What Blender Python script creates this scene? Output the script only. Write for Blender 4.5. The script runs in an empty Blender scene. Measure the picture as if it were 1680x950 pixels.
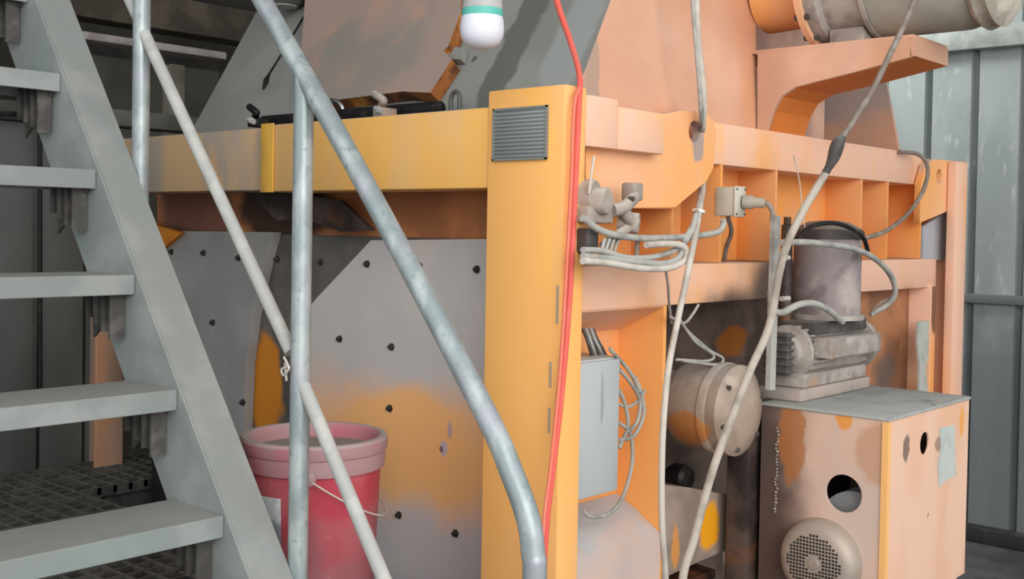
import bpy, bmesh, math, random
from mathutils import Vector, Matrix
random.seed(7)
SC = bpy.context.scene
COL = SC.collection
V = Vector
# ---------------------------------------------------------------- camera
W, H, F = 1680.0, 950.0, 1846.0
YAW, PITCH, ROLL = math.radians(41.8), math.radians(1.3), math.radians(1.0)
CAM = V((-1.628, -1.330, 1.5))
CY = 418.0
_r = V((math.sin(YAW), -math.cos(YAW), 0)); _f = V((math.cos(YAW), math.sin(YAW), 0)); _u = V((0, 0, 1))
FW = (_f*math.cos(PITCH) - _u*math.sin(PITCH)).normalized()
UP0 = (_u*math.cos(PITCH) + _f*math.sin(PITCH)).normalized()
RT = (_r*math.cos(ROLL) + UP0*math.sin(ROLL)).normalized()
UP = (UP0*math.cos(ROLL) - _r*math.sin(ROLL)).normalized()
cd = bpy.data.cameras.new('camera'); cam = bpy.data.objects.new('camera', cd); COL.objects.link(cam)
cd.sensor_width = 36.0; cd.lens = F/W*36.0; cd.shift_y = (CY-H/2)/W; cd.clip_start = 0.02
cam.matrix_world = Matrix(((RT.x, UP.x, -FW.x, CAM.x), (RT.y, UP.y, -FW.y, CAM.y), (RT.z, UP.z, -FW.z, CAM.z), (0, 0, 0, 1)))
SC.camera = cam
# ---------------------------------------------------------------- light
SC.view_settings.view_transform = 'Standard'; SC.view_settings.look = 'None'
SC.view_settings.gamma = 1; SC.view_settings.use_curve_mapping = False
SC.view_settings.exposure = 0.0
wd = bpy.data.worlds.new('overcast_sky'); SC.world = wd; wd.use_nodes = True
bg = wd.node_tree.nodes['Background']; bg.inputs[0].default_value = (0.93, 0.97, 1.0, 1); bg.inputs[1].default_value = 1.2
def area(name, loc, target, sx, sy, power, col=(1, 1, 1)):
    l = bpy.data.lights.new(name, 'AREA'); l.shape = 'RECTANGLE'; l.size = sx; l.size_y = sy; l.energy = power; l.color = col
    o = bpy.data.objects.new(name, l); COL.objects.link(o); o.location = loc
    o.rotation_euler = (V(target)-V(loc)).to_track_quat('-Z', 'Y').to_euler(); return o
area('added_front_fill', (-2.6, -4.4, 2.9), (0.4, 0.2, 1.3), 4.5, 3.0, 210, (1.0, 0.97, 0.94))  # unseen soft lamp added behind the camera to brighten the mixer's two faces
area('wall_window_daylight', (3.2, 2.2, 3.3), (4.1, 1.05, 2.0), 0.7, 0.7, 60, (0.95, 1.0, 0.97))
# ---------------------------------------------------------------- pixel -> place helpers
def ray(px, py): return (FW + RT*((px-W/2)/F) + UP*(-(py-CY)/F))
def onp(px, py, p0, n):
    d = ray(px, py); return CAM + d*((V(p0)-CAM).dot(n)/d.dot(n))
def A(px, py, x): return onp(px, py, (x, 0, 0), V((1, 0, 0)))
def B(px, py, y): return onp(px, py, (0, y, 0), V((0, 1, 0)))
def Z(px, py, z): return onp(px, py, (0, 0, z), V((0, 0, 1)))
# ---------------------------------------------------------------- materials
def lin(c):
    return tuple((v/255/12.92 if v/255 <= 0.04045 else ((v/255+0.055)/1.055)**2.4) for v in c) + (1.0,)
def mat(name, base, layers=(), rough=0.7, metal=0.0, bump=0.0, bump_scale=60, emit=None):
    m = bpy.data.materials.new(name); m.use_nodes = True; nt = m.node_tree; N = nt.nodes; L = nt.links
    bs = N['Principled BSDF']; bs.inputs['Roughness'].default_value = rough; bs.inputs['Metallic'].default_value = metal
    bs.inputs['Specular IOR Level'].default_value = 0.3
    geo = N.new('ShaderNodeNewGeometry')
    rgb = N.new('ShaderNodeRGB'); rgb.outputs[0].default_value = lin(base); cur = rgb.outputs[0]
    def mrange(sock, a, b, amt):
        r = N.new('ShaderNodeMapRange'); r.inputs[1].default_value = a; r.inputs[2].default_value = b
        r.inputs[3].default_value = 0; r.inputs[4].default_value = amt; r.interpolation_type = 'SMOOTHSTEP'
        L.new(sock, r.inputs[0]); return r.outputs[0]
    def noise(scale, stretch=(1, 1, 1), off=0.0, detail=4):
        mp = N.new('ShaderNodeMapping'); mp.inputs['Scale'].default_value = stretch; mp.inputs['Location'].default_value = (off, off*1.7, off*.6)
        L.new(geo.outputs['Position'], mp.inputs[0])
        t = N.new('ShaderNodeTexNoise'); t.inputs['Scale'].default_value = scale; t.inputs['Detail'].default_value = detail
        L.new(mp.outputs[0], t.inputs['Vector']); return t.outputs[0]
    for i, l in enumerate(layers):
        k = l[0]
        if k == 'noise':                      # colour, scale, lo, hi, amount, stretch
            fac = mrange(noise(l[2], l[6] if len(l) > 6 else (1, 1, 1), i*3.1), l[3], l[4], l[5])
        elif k == 'up':                       # colour, lo, hi, amount : dust settled on ledges
            s = N.new('ShaderNodeSeparateXYZ'); L.new(geo.outputs['Normal'], s.inputs[0]); fac = mrange(s.outputs[2], l[2], l[3], l[4])
        elif k == 'spot':                     # colour, centre, radii, amount, wobble
            a = N.new('ShaderNodeVectorMath'); a.operation = 'SUBTRACT'; L.new(geo.outputs['Position'], a.inputs[0]); a.inputs[1].default_value = l[2]
            b = N.new('ShaderNodeVectorMath'); b.operation = 'DIVIDE'; L.new(a.outputs[0], b.inputs[0]); b.inputs[1].default_value = l[3]
            c = N.new('ShaderNodeVectorMath'); c.operation = 'LENGTH'; L.new(b.outputs[0], c.inputs[0])
            w = N.new('ShaderNodeMath'); w.operation = 'MULTIPLY_ADD'; L.new(noise(.8/min(l[3]), (1, 1, 1), i*2.3, 6), w.inputs[0])
            wob = l[5]*2.2; w.inputs[1].default_value = wob; L.new(c.outputs['Value'], w.inputs[2])
            fac = mrange(w.outputs[0], 1.15+wob*.5, 0.8+wob*.5-(l[7] if len(l) > 7 else 0), l[4])
        elif k == 'band':                     # colour, axis vector, offset lo, hi, amount (position . axis)
            d = N.new('ShaderNodeVectorMath'); d.operation = 'DOT_PRODUCT'; L.new(geo.outputs['Position'], d.inputs[0]); d.inputs[1].default_value = l[2]
            w = N.new('ShaderNodeMath'); w.operation = 'MULTIPLY_ADD'; L.new(noise(7, (1, 1, 1), i*2.3), w.inputs[0])
            w.inputs[1].default_value = abs(l[4]-l[3])*1.2; L.new(d.outputs['Value'], w.inputs[2])
            sh = abs(l[4]-l[3])*.6
            fac = mrange(w.outputs[0], l[3]+sh, l[4]+sh, l[5])
        mx = N.new('ShaderNodeMix'); mx.data_type = 'RGBA'
        L.new(fac, mx.inputs[0]); L.new(cur, mx.inputs[6]); mx.inputs[7].default_value = lin(l[1]); cur = mx.outputs[2]
    L.new(cur, bs.inputs['Base Color'])
    if bump:
        b = N.new('ShaderNodeBump'); b.inputs['Strength'].default_value = bump; b.inputs['Distance'].default_value = 0.004
        L.new(noise(bump_scale), b.inputs['Height']); L.new(b.outputs[0], bs.inputs['Normal'])
    return m
# ---------------------------------------------------------------- object helpers
def wloc(o):
    p = V((0, 0, 0))
    while o: p = p + o.location; o = o.parent
    return p
def link_mesh(name, me, mats, parent=None, smooth=None):
    if not isinstance(mats, (list, tuple)): mats = [mats]
    for m in mats: me.materials.append(m)
    n = len(me.vertices)
    lo = V((min(v.co[i] for v in me.vertices) for i in range(3))); hi = V((max(v.co[i] for v in me.vertices) for i in range(3)))
    c = (lo+hi)/2
    if parent is None: c.z = lo.z
    me.transform(Matrix.Translation(-c))
    if smooth is not None: me.shade_auto(smooth) if hasattr(me, 'shade_auto') else None
    o = bpy.data.objects.new(name, me); COL.objects.link(o); o.parent = parent; o.location = c - (wloc(parent) if parent else V((0, 0, 0)))
    return o
def from_bm(name, bm, mats, parent=None, smooth=False, ang=40):
    bmesh.ops.recalc_face_normals(bm, faces=bm.faces[:])
    if smooth:
        for f in bm.faces: f.smooth = True
        for e in bm.edges:
            if len(e.link_faces) == 2 and e.calc_face_angle(0) > math.radians(ang): e.smooth = False
    me = bpy.data.meshes.new(name); bm.to_mesh(me); bm.free(); return link_mesh(name, me, mats, parent)
def bevel(bm, w, seg=2, lim=30):
    if w <= 0: return
    es = [e for e in bm.edges if len(e.link_faces) == 2 and e.calc_face_angle(0) > math.radians(lim)]
    bmesh.ops.bevel(bm, geom=es, offset=w, segments=seg, profile=.5, affect='EDGES', clamp_overlap=True)
def add_box(bm, lo, hi, rot=None, piv=None):
    r = bmesh.ops.create_cube(bm, size=1)
    lo = V(lo); hi = V(hi); c = (lo+hi)/2; s = hi-lo
    for v in r['verts']:
        v.co = V((v.co.x*s.x, v.co.y*s.y, v.co.z*s.z))
        if rot: v.co = rot @ v.co
        v.co += c
    return r['verts']
def box(name, lo, hi, m, parent=None, bev=.003, rot=None):
    bm = bmesh.new(); add_box(bm, lo, hi, rot); bevel(bm, bev); return from_bm(name, bm, m, parent, True)
def add_prism(bm, pts, vec, side=0, cap=0):
    vec = V(vec); a = [bm.verts.new(p) for p in pts]; b = [bm.verts.new(V(p)+vec) for p in pts]
    f = bm.faces.new(a); f.material_index = cap; f = bm.faces.new(b[::-1]); f.material_index = cap
    n = len(a)
    for i in range(n):
        f = bm.faces.new((a[i], b[i], b[(i+1) % n], a[(i+1) % n])); f.material_index = side
def prism(name, pts, vec, m, parent=None, bev=.002, side=0):
    bm = bmesh.new(); add_prism(bm, pts, vec, side); bevel(bm, bev, 1); return from_bm(name, bm, m, parent, True, 50)
def plate(name, pts, vec, m, parent=None, holes=(), bev=.0015):
    """flat plate with round holes: pts in one plane, vec = thickness"""
    vec = V(vec); n = vec.normalized(); u = (V(pts[1])-V(pts[0])).normalized(); u = (u - n*u.dot(n)).normalized(); v = n.cross(u); o = V(pts[0])
    cu = bpy.data.curves.new(name, 'CURVE'); cu.dimensions = '2D'; cu.fill_mode = 'BOTH'; cu.extrude = vec.length/2-bev; cu.bevel_depth = bev; cu.offset = -bev
    loops = [[V(p) for p in pts]]
    for c, r in holes:
        loops.append([V(c)+u*math.cos(t*math.tau/28)*r+v*math.sin(t*math.tau/28)*r for t in range(28)])
    for lp in loops:
        sp = cu.splines.new('POLY'); sp.points.add(len(lp)-1); sp.use_cyclic_u = True
        for q, p in zip(sp.points, lp): d = p-o; q.co = (d.dot(u), d.dot(v), 0, 1)
    ob = bpy.data.objects.new(name, cu); COL.objects.link(ob)
    bpy.context.view_layer.update()
    me = bpy.data.meshes.new_from_object(ob.evaluated_get(bpy.context.evaluated_depsgraph_get()))
    bpy.data.objects.remove(ob); bpy.data.curves.remove(cu)
    M = Matrix(((u.x, v.x, n.x, 0), (u.y, v.y, n.y, 0), (u.z, v.z, n.z, 0), (0, 0, 0, 1)))
    me.transform(Matrix.Translation(o+vec/2) @ M); me.materials.clear(); me.name = name
    return link_mesh(name, me, m, parent)
def crom(pts, k=8):
    pts = [V(p) for p in pts]
    if len(pts) < 3: return pts
    P = [pts[0]*2-pts[1]]+pts+[pts[-1]*2-pts[-2]]; out = []
    for i in range(1, len(P)-2):
        a, b, c, d = P[i-1:i+3]
        for s in range(k):
            t = s/k; out.append(.5*((2*b)+(c-a)*t+(2*a-5*b+4*c-d)*t*t+(3*b-a-3*c+d)*t*t*t))
    out.append(pts[-1]); return out
def add_tube(bm, pts, r, n=10, spline=True, k=8, cap=True):
    P = crom(pts, k) if spline else [V(p) for p in pts]
    rad = r if callable(r) else (lambda t: r)
    t0 = (P[1]-P[0]).normalized(); ref = V((0, 0, 1)) if abs(t0.z) < .9 else V((1, 0, 0)); a = t0.cross(ref).normalized(); rings = []
    for i, p in enumerate(P):
        t = ((P[i+1] if i < len(P)-1 else p)-(P[i-1] if i else p)).normalized()
        a = (a-t*a.dot(t)).normalized(); b = t.cross(a); rr = rad(i/(len(P)-1))
        rings.append([bm.verts.new(p+(a*math.cos(j*math.tau/n)+b*math.sin(j*math.tau/n))*rr) for j in range(n)])
    for q, w in zip(rings, rings[1:]):
        for j in range(n): bm.faces.new((q[j], q[(j+1) % n], w[(j+1) % n], w[j]))
    if cap: bm.faces.new(rings[0][::-1]); bm.faces.new(rings[-1])
def tube(name, pts, r, m, parent=None, n=10, spline=True, k=8):
    bm = bmesh.new(); add_tube(bm, pts, r, n, spline, k); return from_bm(name, bm, m, parent, True, 60)
def add_lathe(bm, prof, o, axis, n=32, mi=None):
    """prof: (radius, distance along axis)"""
    ax = V(axis).normalized(); ref = V((0, 0, 1)) if abs(ax.z) < .9 else V((1, 0, 0)); a = ax.cross(ref).normalized(); b = ax.cross(a); o = V(o); rings = []
    for r, h in prof:
        if r < 1e-6: rings.append([bm.verts.new(o+ax*h)])
        else: rings.append([bm.verts.new(o+ax*h+(a*math.cos(j*math.tau/n)+b*math.sin(j*math.tau/n))*r) for j in range(n)])
    for i, (q, w) in enumerate(zip(rings, rings[1:])):
        for j in range(n):
            x = [q[j % len(q)], q[(j+1) % len(q)], w[(j+1) % len(w)], w[j % len(w)]]
            x = list(dict.fromkeys(x))
            if len(x) > 2:
                f = bm.faces.new(x)
                if mi: f.material_index = mi[i]
def lathe(name, prof, o, axis, m, parent=None, n=32, mi=None, ang=40):
    bm = bmesh.new(); add_lathe(bm, prof, o, axis, n, mi); return from_bm(name, bm, m, parent, True, ang)
def thing(name, loc, label, cat, group=None):
    o = bpy.data.objects.new(name, None); COL.objects.link(o); o.location = loc; o.empty_display_size = .1
    return tag(o, label, cat, group)
def tag(o, label, cat, group=None):
    o['label'] = label; o['category'] = cat
    if group: o['group'] = group
    return o
def struct(o): o['kind'] = 'structure'; return o
# ---------------------------------------------------------------- palette
DUST = (176, 172, 166)
PINK = (238, 192, 166)
OR = (246, 172, 98)
def orange(name, extra=(), base=OR, pink=.8, up=.9):
    return mat(name, base, [('noise', PINK, 3.0, .38-.12*(pink > .9), .62-.1*(pink > .9), pink, (1, 1, .45)), ('noise', (248, 182, 98), 9, .55, .75, .6, (1, 1, .25)),
        ('noise', (226, 180, 150), 24, .55, .8, .35), ('up', (200, 176, 160), .35, .9, up)] + list(extra), .62, 0, .15, 40)
M_post = mat('orange_post_paint', (250, 184, 104), [('noise', (246, 192, 134), 4, .4, .65, .8, (1, 1, .3)), ('noise', (252, 190, 84), 11, .56, .75, .7, (1, 1, .2)), ('up', (205, 170, 130), .4, .9, .7)], .6, 0, .1, 40)
M_pink = orange('dusty_pink_orange_paint', pink=.95)
M_org = orange('orange_frame_paint', pink=.35)
M_beam = mat('side_beam_paint', (238, 180, 96), [('noise', (226, 184, 130), 5, .4, .65, .8, (1, 1, .3)), ('up', (170, 170, 165), .3, .8, .95)], .6, 0, .1)
M_beamd = mat('side_beam_dusty_paint', (200, 166, 126), [('noise', (160, 150, 140), 5, .42, .6, .9, (1, 1, .25)), ('noise', (224, 168, 100), 4, .54, .66, .8), ('up', (150, 150, 146), .3, .8, .95)], .7)
M_galv = mat('galvanised_pipe', (150, 160, 161), [('noise', (186, 194, 192), 26, .42, .65, .8, (1, 1, .5)), ('noise', (124, 138, 140), 60, .56, .72, .6), ('noise', (178, 174, 186), 9, .5, .7, .5)], .42, .35, .1, 80)
M_stair = mat('stair_grey_paint', (138, 143, 140), [('noise', (156, 159, 156), 8, .45, .65, .8), ('noise', (134, 140, 136), 20, .58, .8, .35), ('noise', (128, 143, 138), 3, .5, .7, .7), ('up', (150, 148, 142), .4, .9, .7)], .65, 0, .12)
M_railp = mat('rail_grey_paint', (176, 176, 172), [('noise', (192, 190, 184), 18, .45, .6, .8), ('noise', (150, 156, 154), 40, .6, .75, .5)], .55, 0, .1)
M_steel = mat('dark_steel', (84, 81, 78), [('noise', (118, 114, 110), 25, .45, .7, .7), ('up', (140, 136, 130), .4, .9, .8)], .6, .3)
M_black = mat('black_rubber', (24, 22, 22), [('noise', (60, 54, 50), 30, .5, .7, .7)], .5)
M_cement = mat('cement_dust', (172, 172, 170), [('noise', (150, 150, 150), 12, .4, .65, .8), ('noise', (192, 184, 176), 5, .5, .7, .7)], .9, 0, .4, 60)
M_dirty = mat('dusty_machine_grey', (150, 140, 132), [('noise', (180, 171, 162), 14, .42, .6, .9), ('noise', (112, 102, 97), 22, .57, .72, .6), ('noise', (196, 140, 90), 9, .6, .75, .6), ('up', (176, 170, 162), .3, .9, .8)], .8, 0, .4, 70)
M_white = mat('off_white_cable', (206, 198, 186), [('noise', (176, 168, 156), 18, .45, .65, .8)], .7)
M_gcable = mat('dusty_grey_cable', (176, 174, 166), [('noise', (144, 142, 136), 22, .45, .65, .9)], .75)
M_dcable = mat('brown_grey_cable', (128, 116, 106), [('noise', (156, 146, 136), 25, .45, .65, .8)], .75)
M_red = mat('red_cable', (234, 102, 90), [('noise', (240, 142, 122), 10, .5, .7, .7)], .5)
M_rust = mat('oily_rust', (78, 48, 34), [('noise', (30, 24, 24), 12, .42, .6, .9), ('noise', (150, 84, 40), 20, .58, .75, .7)], .45, 0, .4)
M_dark = mat('grease_black', (52, 44, 42), [('noise', (96, 80, 72), 8, .45, .65, .8), ('noise', (150, 92, 44), 5, .58, .7, .5)], .5, 0, .3)
# ================================================================ THE SHED
PZ = 0.72                                        # walkway level
WX = 4.1
M_floor = mat('shed_floor_concrete', (70, 66, 68), [('noise', (96, 92, 92), 3, .4, .65, .8), ('noise', (44, 42, 44), 9, .55, .75, .7)], .85, 0, .4)
struct(box('floor', (-6, -6, -.1), (WX, 5.2, 0), M_floor, None, 0))
M_wall = mat('wall_sheet_metal', (170, 177, 174), [('noise', (150, 157, 155), 4, .42, .62, .8, (1, 1, .3)), ('noise', (210, 212, 208), 26, .58, .75, .5, (1, 1, .35)), ('noise', (150, 154, 154), 2, .5, .7, .5, (1, 1, .5)),
    ('band', (124, 127, 131), (0, 0, 1), 1.25, .9, .75)], .5, .25, .1)
bm = bmesh.new(); prof = []
y = -2.4
y0 = A(1520, 300, WX).y; pitchw = y0 - A(1596, 300, WX).y
ys = [y0 + pitchw*k for k in range(-20, 18)]
for yy in ys:
    for dy, dx in ((-.02, 0), (-.014, .04), (.014, .04), (.02, 0)): prof.append((WX+dx, yy+dy))
fr = [(bm.verts.new((x_, y_, 0)), bm.verts.new((x_, y_, 5.0))) for x_, y_ in prof]
for a_, b_ in zip(fr, fr[1:]): bm.faces.new((a_[0], b_[0], b_[1], a_[1]))
wr = from_bm('wall_right', bm, M_wall); struct(wr)
sol = wr.modifiers.new('thickness', 'SOLIDIFY'); sol.thickness = .01; sol.offset = 1
M_girt = mat('girt_steel', (176, 180, 174), [('noise', (150, 156, 152), 12, .45, .65, .8), ('up', (150, 146, 140), .4, .9, .7)], .6, .3)
zg = A(1610, 66, WX).z
struct(box('trim_1', (WX-.07, -2.3, zg-.05), (WX-.005, 4.9, zg+.06), M_girt, None, .004))
zg2 = A(1630, 490, WX).z
struct(box('trim_2', (WX-.03, -2.3, zg2-.025), (WX-.004, 4.9, zg2+.02), mat('girt_dark_steel', (112, 116, 116), (), .7, .2), None, .003))
struct(box('baseboard_right', (WX-.1, -2.3, 0), (WX-.005, 4.9, .07), mat('dark_kerb', (52, 50, 52), [('noise', (84, 80, 80), 10, .5, .7, .8)], .9), None, .006))
M_back = mat('shed_back_wall', (62, 58, 52), [('noise', (40, 36, 34), 2, .4, .6, .8), ('noise', (84, 78, 68), 5, .55, .7, .6)], .8)
struct(box('wall_back', (-6, 5.0, 0), (WX, 5.1, 5.0), M_back, None, 0))
struct(box('ceiling', (-2.2, -1.9, 5.0), (WX+.1, 5.1, 5.1), mat('shed_roof_sheet', (120, 120, 116), [('noise', (92, 92, 90), 3, .4, .6, .8)], .8), None, 0))
# ---- grating walkway beside the mixer
walk = thing('grating_walkway', (-1.1, 1.0, 0), 'dark steel grating walkway platform seen under the stair treads', 'walkway')
bm = bmesh.new()
gx0, gx1, gy0, gy1 = -1.9, -.03, -.55, 2.14
k = 0; yv = gy0
while yv < gy1:
    add_box(bm, (gx0, yv, PZ-.03), (gx1, yv+.006, PZ)); yv += .05
xv = gx0
while xv < gx1:
    add_box(bm, (xv, gy0, PZ-.022), (xv+.012, gy1, PZ-.002)); xv += .05
yv = 1.76
while yv < gy1: add_box(bm, (gx1, yv, PZ-.03), (1.2, yv+.006, PZ)); yv += .05
xv = gx1+.05
while xv < 1.2: add_box(bm, (xv, 1.76, PZ-.022), (xv+.012, gy1, PZ-.002)); xv += .05
from_bm('grating', bm, mat('grating_steel', (104, 102, 98), [('noise', (70, 68, 66), 14, .4, .6, .8), ('up', (120, 118, 112), .4, .9, .8)], .7, .3), walk)
for xb in (gx0+.02, gx1-.08):
    box('support_beam', (xb, gy0, PZ-.16), (xb+.06, gy1, PZ-.031), M_steel, walk, .004)
for xb in (gx0+.02, gx1-.08):
    for yb in (gy0+.05, gy1-.15): box('leg', (xb, yb, 0), (xb+.06, yb+.06, PZ-.161), M_steel, walk, .004)
box('support_beam', (gx1-.019, 1.80, PZ-.12), (1.2, 1.85, PZ-.031), M_steel, walk, .003)
box('leg', (1.13, 1.81, 0), (1.19, 1.84, PZ-.121), M_steel, walk, .003)
for xb, yb in ((gx0+.081, gy0), (gx0+.081, gy1-.08)): box('support_beam', (xb, yb, PZ-.12), (gx1-.081, yb+.05, PZ-.032), M_steel, walk, .003)
# ---- grey panelled partition behind the stair
PY = 2.15
M_part = mat('partition_sheet', (106, 108, 104), [('noise', (88, 90, 86), 3, .42, .6, .8, (1, 1, .4)), ('noise', (56, 54, 52), 7, .66, .74, .7)], .7, .1)
part = thing('panel_partition', (-1.2, PY, PZ), 'dark grey sheet metal partition with vertical seams behind the stair', 'partition')
xe = B(156, 600, PY).x; zt = B(60, 186, PY).z; xa = B(65, 500, PY).x; xb_ = B(140, 500, PY).x
wp = xb_-xa
xx = xb_; segs = [(xb_+.006, xe)]
while xx > -2.6: segs.append((xx-wp+.006, xx-.006)); xx -= wp
for s in segs: box('panel', (s[0], PY, PZ-.02), (s[1], PY+.03, zt-.03), M_part, part, .003)
box('backing_sheet', (-2.7, PY+.03, PZ-.02), (xe, PY+.04, zt-.01), M_black, part, 0)
box('top_rail', (-2.7, PY-.03, zt-.029), (xe, PY+.029, zt+.03), mat('partition_rail', (84, 84, 80), [('noise', (110, 110, 104), 6, .5, .7, .7)], .7), part, .004)
p0 = B(-10, 470, PY-.04); 
# dark pipe on the partition
pp = [B(-30, 372, PY-.05), B(30, 374, PY-.05), B(58, 380, PY-.05), B(65, 398, PY-.05), B(66, 560, PY-.05), B(67, 790, PY-.05)]
pp = [B(-60, 186, PY-.055), B(40, 187, PY-.055), B(60, 192, PY-.055), B(65, 212, PY-.055), B(65.5, 440, PY-.055), B(66, 690, PY-.055)]
tag(tube('conduit_pipe', pp, .007, M_black), 'thin black conduit bent down the grey partition behind the stair', 'pipe')
# orange column
cx0 = B(158, 600, PY-.12).x; cx1 = B(203, 600, PY-.12).x
M_col = mat('dusty_column_paint', (196, 146, 112), [('noise', (170, 150, 138), 4, .4, .65, .8, (1, 1, .3)), ('noise', (210, 140, 80), 9, .58, .75, .6)], .7)
zcol = B(180, 300, PY).z; bm = bmesh.new(); add_box(bm, (cx0, PY-.12, 0), (cx1, PY-.105, zcol)); add_box(bm, (cx0, PY+.06, 0), (cx1, PY+.075, zcol)); add_box(bm, ((cx0+cx1)/2-.006, PY-.106, 0), ((cx0+cx1)/2+.006, PY+.061, zcol))
bevel(bm, .002, 1); tag(from_bm('steel_column', bm, M_col), 'dusty pinkish orange steel column right of the grey partition', 'column')
# upper-left shed steel
M_brown = mat('old_brown_steel', (70, 62, 54), [('noise', (98, 88, 76), 6, .45, .65, .8), ('up', (150, 142, 134), .4, .9, .8)], .8)
M_tan = mat('tan_dusty_steel', (128, 120, 110), [('noise', (104, 96, 86), 6, .45, .65, .8), ('up', (170, 160, 152), .4, .9, .8)], .8)
def span(name, p1, p2, yv, th, m, label, cat='beam'):
    a = B(p1[0], p1[1], yv); b = B(p2[0], p2[1], yv); a.z = B(p2[0]-40, p1[1], yv).z; b.z = B(p2[0]-40, p2[1], yv).z
    return tag(box(name, (a.x, yv, b.z), (b.x, yv+th, a.z), m, None, .004), label, cat)
span('steel_beam', (60, 22), (470, 74), 3.2, .14, M_brown, 'dark brown roof beam crossing behind the stair rail at upper left')
span('steel_beam', (60, 80), (372, 92), 2.75, .10, mat('pale_beam_paint', (176, 166, 160), [('noise', (140, 130, 124), 9, .45, .65, .8)], .7), 'thin pale dusty beam just below the dark roof beam')
span('steel_beam', (60, 190), (345, 216), 2.75, .12, mat('grey_beam_paint', (116, 114, 106), [('noise', (92, 90, 82), 6, .45, .65, .8)], .8), 'grey dusty ledge beam level with the mixer top at left')
a = B(283, 97, 3.0); b = B(303, 185, 3.0)
tag(box('steel_post', (a.x, 3.0, .001), (b.x, 3.08, a.z-.02), M_tan, None, .004), 'short tan steel post between the pale beam and grey ledge beam', 'post')
tag(box('concrete_wall_panel', (B(60, 130, 4.0).x, 4.0, .001), (B(360, 130, 4.0).x, 4.1, B(200, 96, 4.0).z), mat('dull_panel', (96, 92, 82), [('noise', (74, 68, 60), 3, .4, .6, .8)], .85), None, .005), 'dull brown grey wall panel in shade far behind the stair', 'panel')
# ================================================================ STAIR
XS = -.50; XR = -.396
stair = thing('steel_staircase', (XS-.35, .3, PZ), 'grey painted steel staircase with open treads and pipe handrail', 'staircase')
q0 = A(105, 130, XS); q1 = A(375, 860, XS); w0 = A(60, 150, XS); w1 = A(290, 850, XS)
def lz(a, b, z): t = (z-a.z)/(b.z-a.z); return V((a.x, a.y+(b.y-a.y)*t, z))
ztop = 2.75
t0, t1, b0, b1 = lz(q0, q1, PZ), lz(q0, q1, ztop), lz(w0, w1, PZ), lz(w0, w1, ztop)
d = (t1-t0).normalized(); nn = V((0, -d.z, d.y))
if nn.z < 0: nn = -nn
wv = (b0-t0)
b1 = t1 + wv                                       # parallel lower edge
for side, xw in ((1, XS), (-1, XS-.74)):
    bm = bmesh.new()
    off = V((xw-XS, 0, 0))
    add_prism(bm, [t0+off, t1+off, b1+off, b0+off], (.006*side, 0, 0))
    fl = nn*-.007
    e0 = t0+off; e1 = t1+off
    add_prism(bm, [e0+V((.0055*side, 0, 0)), e1+V((.0055*side, 0, 0)), e1+V((.085*side, 0, 0)), e0+V((.085*side, 0, 0))], fl)
    g0 = b0+off; g1 = b1+off
    add_prism(bm, [g0+V((.0055*side, 0, 0)), g1+V((.0055*side, 0, 0)), g1+V((.085*side, 0, 0)), g0+V((.085*side, 0, 0))], -fl)
    from_bm('stringer', bm, M_stair, stair)
zT = [A(105, 120, XS).z, A(300, 641, XS).z]; rise = (zT[0]-zT[1])/3
for k in range(-2, 6):
    zz = zT[0]-rise*k
    if zz < PZ+.02 or zz > ztop: continue
    yn = lz(q0, q1, zz).y+.004; dep = .17; th = .038
    bm = bmesh.new()
    xr_ = XS-.001; xl_ = XS-.739
    add_box(bm, (xl_, yn, zz-th), (xr_, yn+.004, zz))           # nosing
    add_box(bm, (xl_, yn+.003, zz-.004), (xr_, yn+dep, zz))      # tread plate
    add_box(bm, (xl_, yn+dep-.004, zz-th), (xr_, yn+dep, zz-.003))
    bevel(bm, .0012, 1)
    tr = from_bm('tread', bm, M_stair, stair)
    for xx_ in (xr_-.004, xl_):
        bm = bmesh.new()
        for j in range(4):                                    # ribbed gusset bracket
            yy = yn+.03+j*.03
            add_box(bm, (xx_-.03 if xx_ > -1 else xx_, yy, zz-th-.02-.012*(3-j)-.03), (xx_ if xx_ > -1 else xx_+.03, yy+.006, zz-.005))
        add_prism(bm, [V((xx_, yn+.02, zz-.04)), V((xx_, yn+.14, zz-.04)), V((xx_, yn+.14, zz-.13))], (-.006, 0, 0))
        from_bm('bracket', bm, M_steel, tr)
# handrail, posts, midrails
PR = .0178
hr = [A(415, -40, XR), A(430, 0, XR), A(610, 322, XR), A(790, 665, XR), A(838, 772, XR), A(866, 850, XR), A(875, 910, XR), A(877, 960, XR)]
hb = V((XR, hr[-1].y, PZ)); hr.append(hb)
dirh = (A(430, 0, XR)-A(610, 322, XR)); h_up = A(430, 0, XR)+dirh*2.0
tube('handrail', [h_up]+hr[1:4]+hr[4:], PR, M_galv, stair, 16, True, 10)
def vpost(px, py, py2, z_lo, name, m=M_railp, r=PR):
    p = A(px, py, XR); return tube(name, [V((XR, p.y, p.z)), V((XR, p.y, z_lo))], r, m, stair, 16, False)
pa = A(497, 150, XR); zlow = lz(q0, q1, PZ+.001)
def stringer_z(yv): s = (t1.z-t0.z)/(t1.y-t0.y); return t0.z+(yv-t0.y)*s
vpost(499, 128, 0, PZ+.02, 'rail_post', M_galv)
pb = A(231, 200, XR); vt = h_up
sl = (hr[1].z-hr[2].z)/(hr[1].y-hr[2].y)
tube('rail_post', [V((XR, pb.y, hr[1].z+sl*(pb.y-hr[1].y))), V((XR, pb.y, A(229, 384, XR).z))], PR, M_galv, stair, 16, False)
r_mid = .0125
m0 = A(237, 55, XR); m1 = A(478, 578, XR)
tube('mid_rail', [m0, m1], r_mid, M_railp, stair, 14, False)
m2 = A(498, 632, XR); m3 = A(636, 965, XR); md = m3-m2
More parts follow.
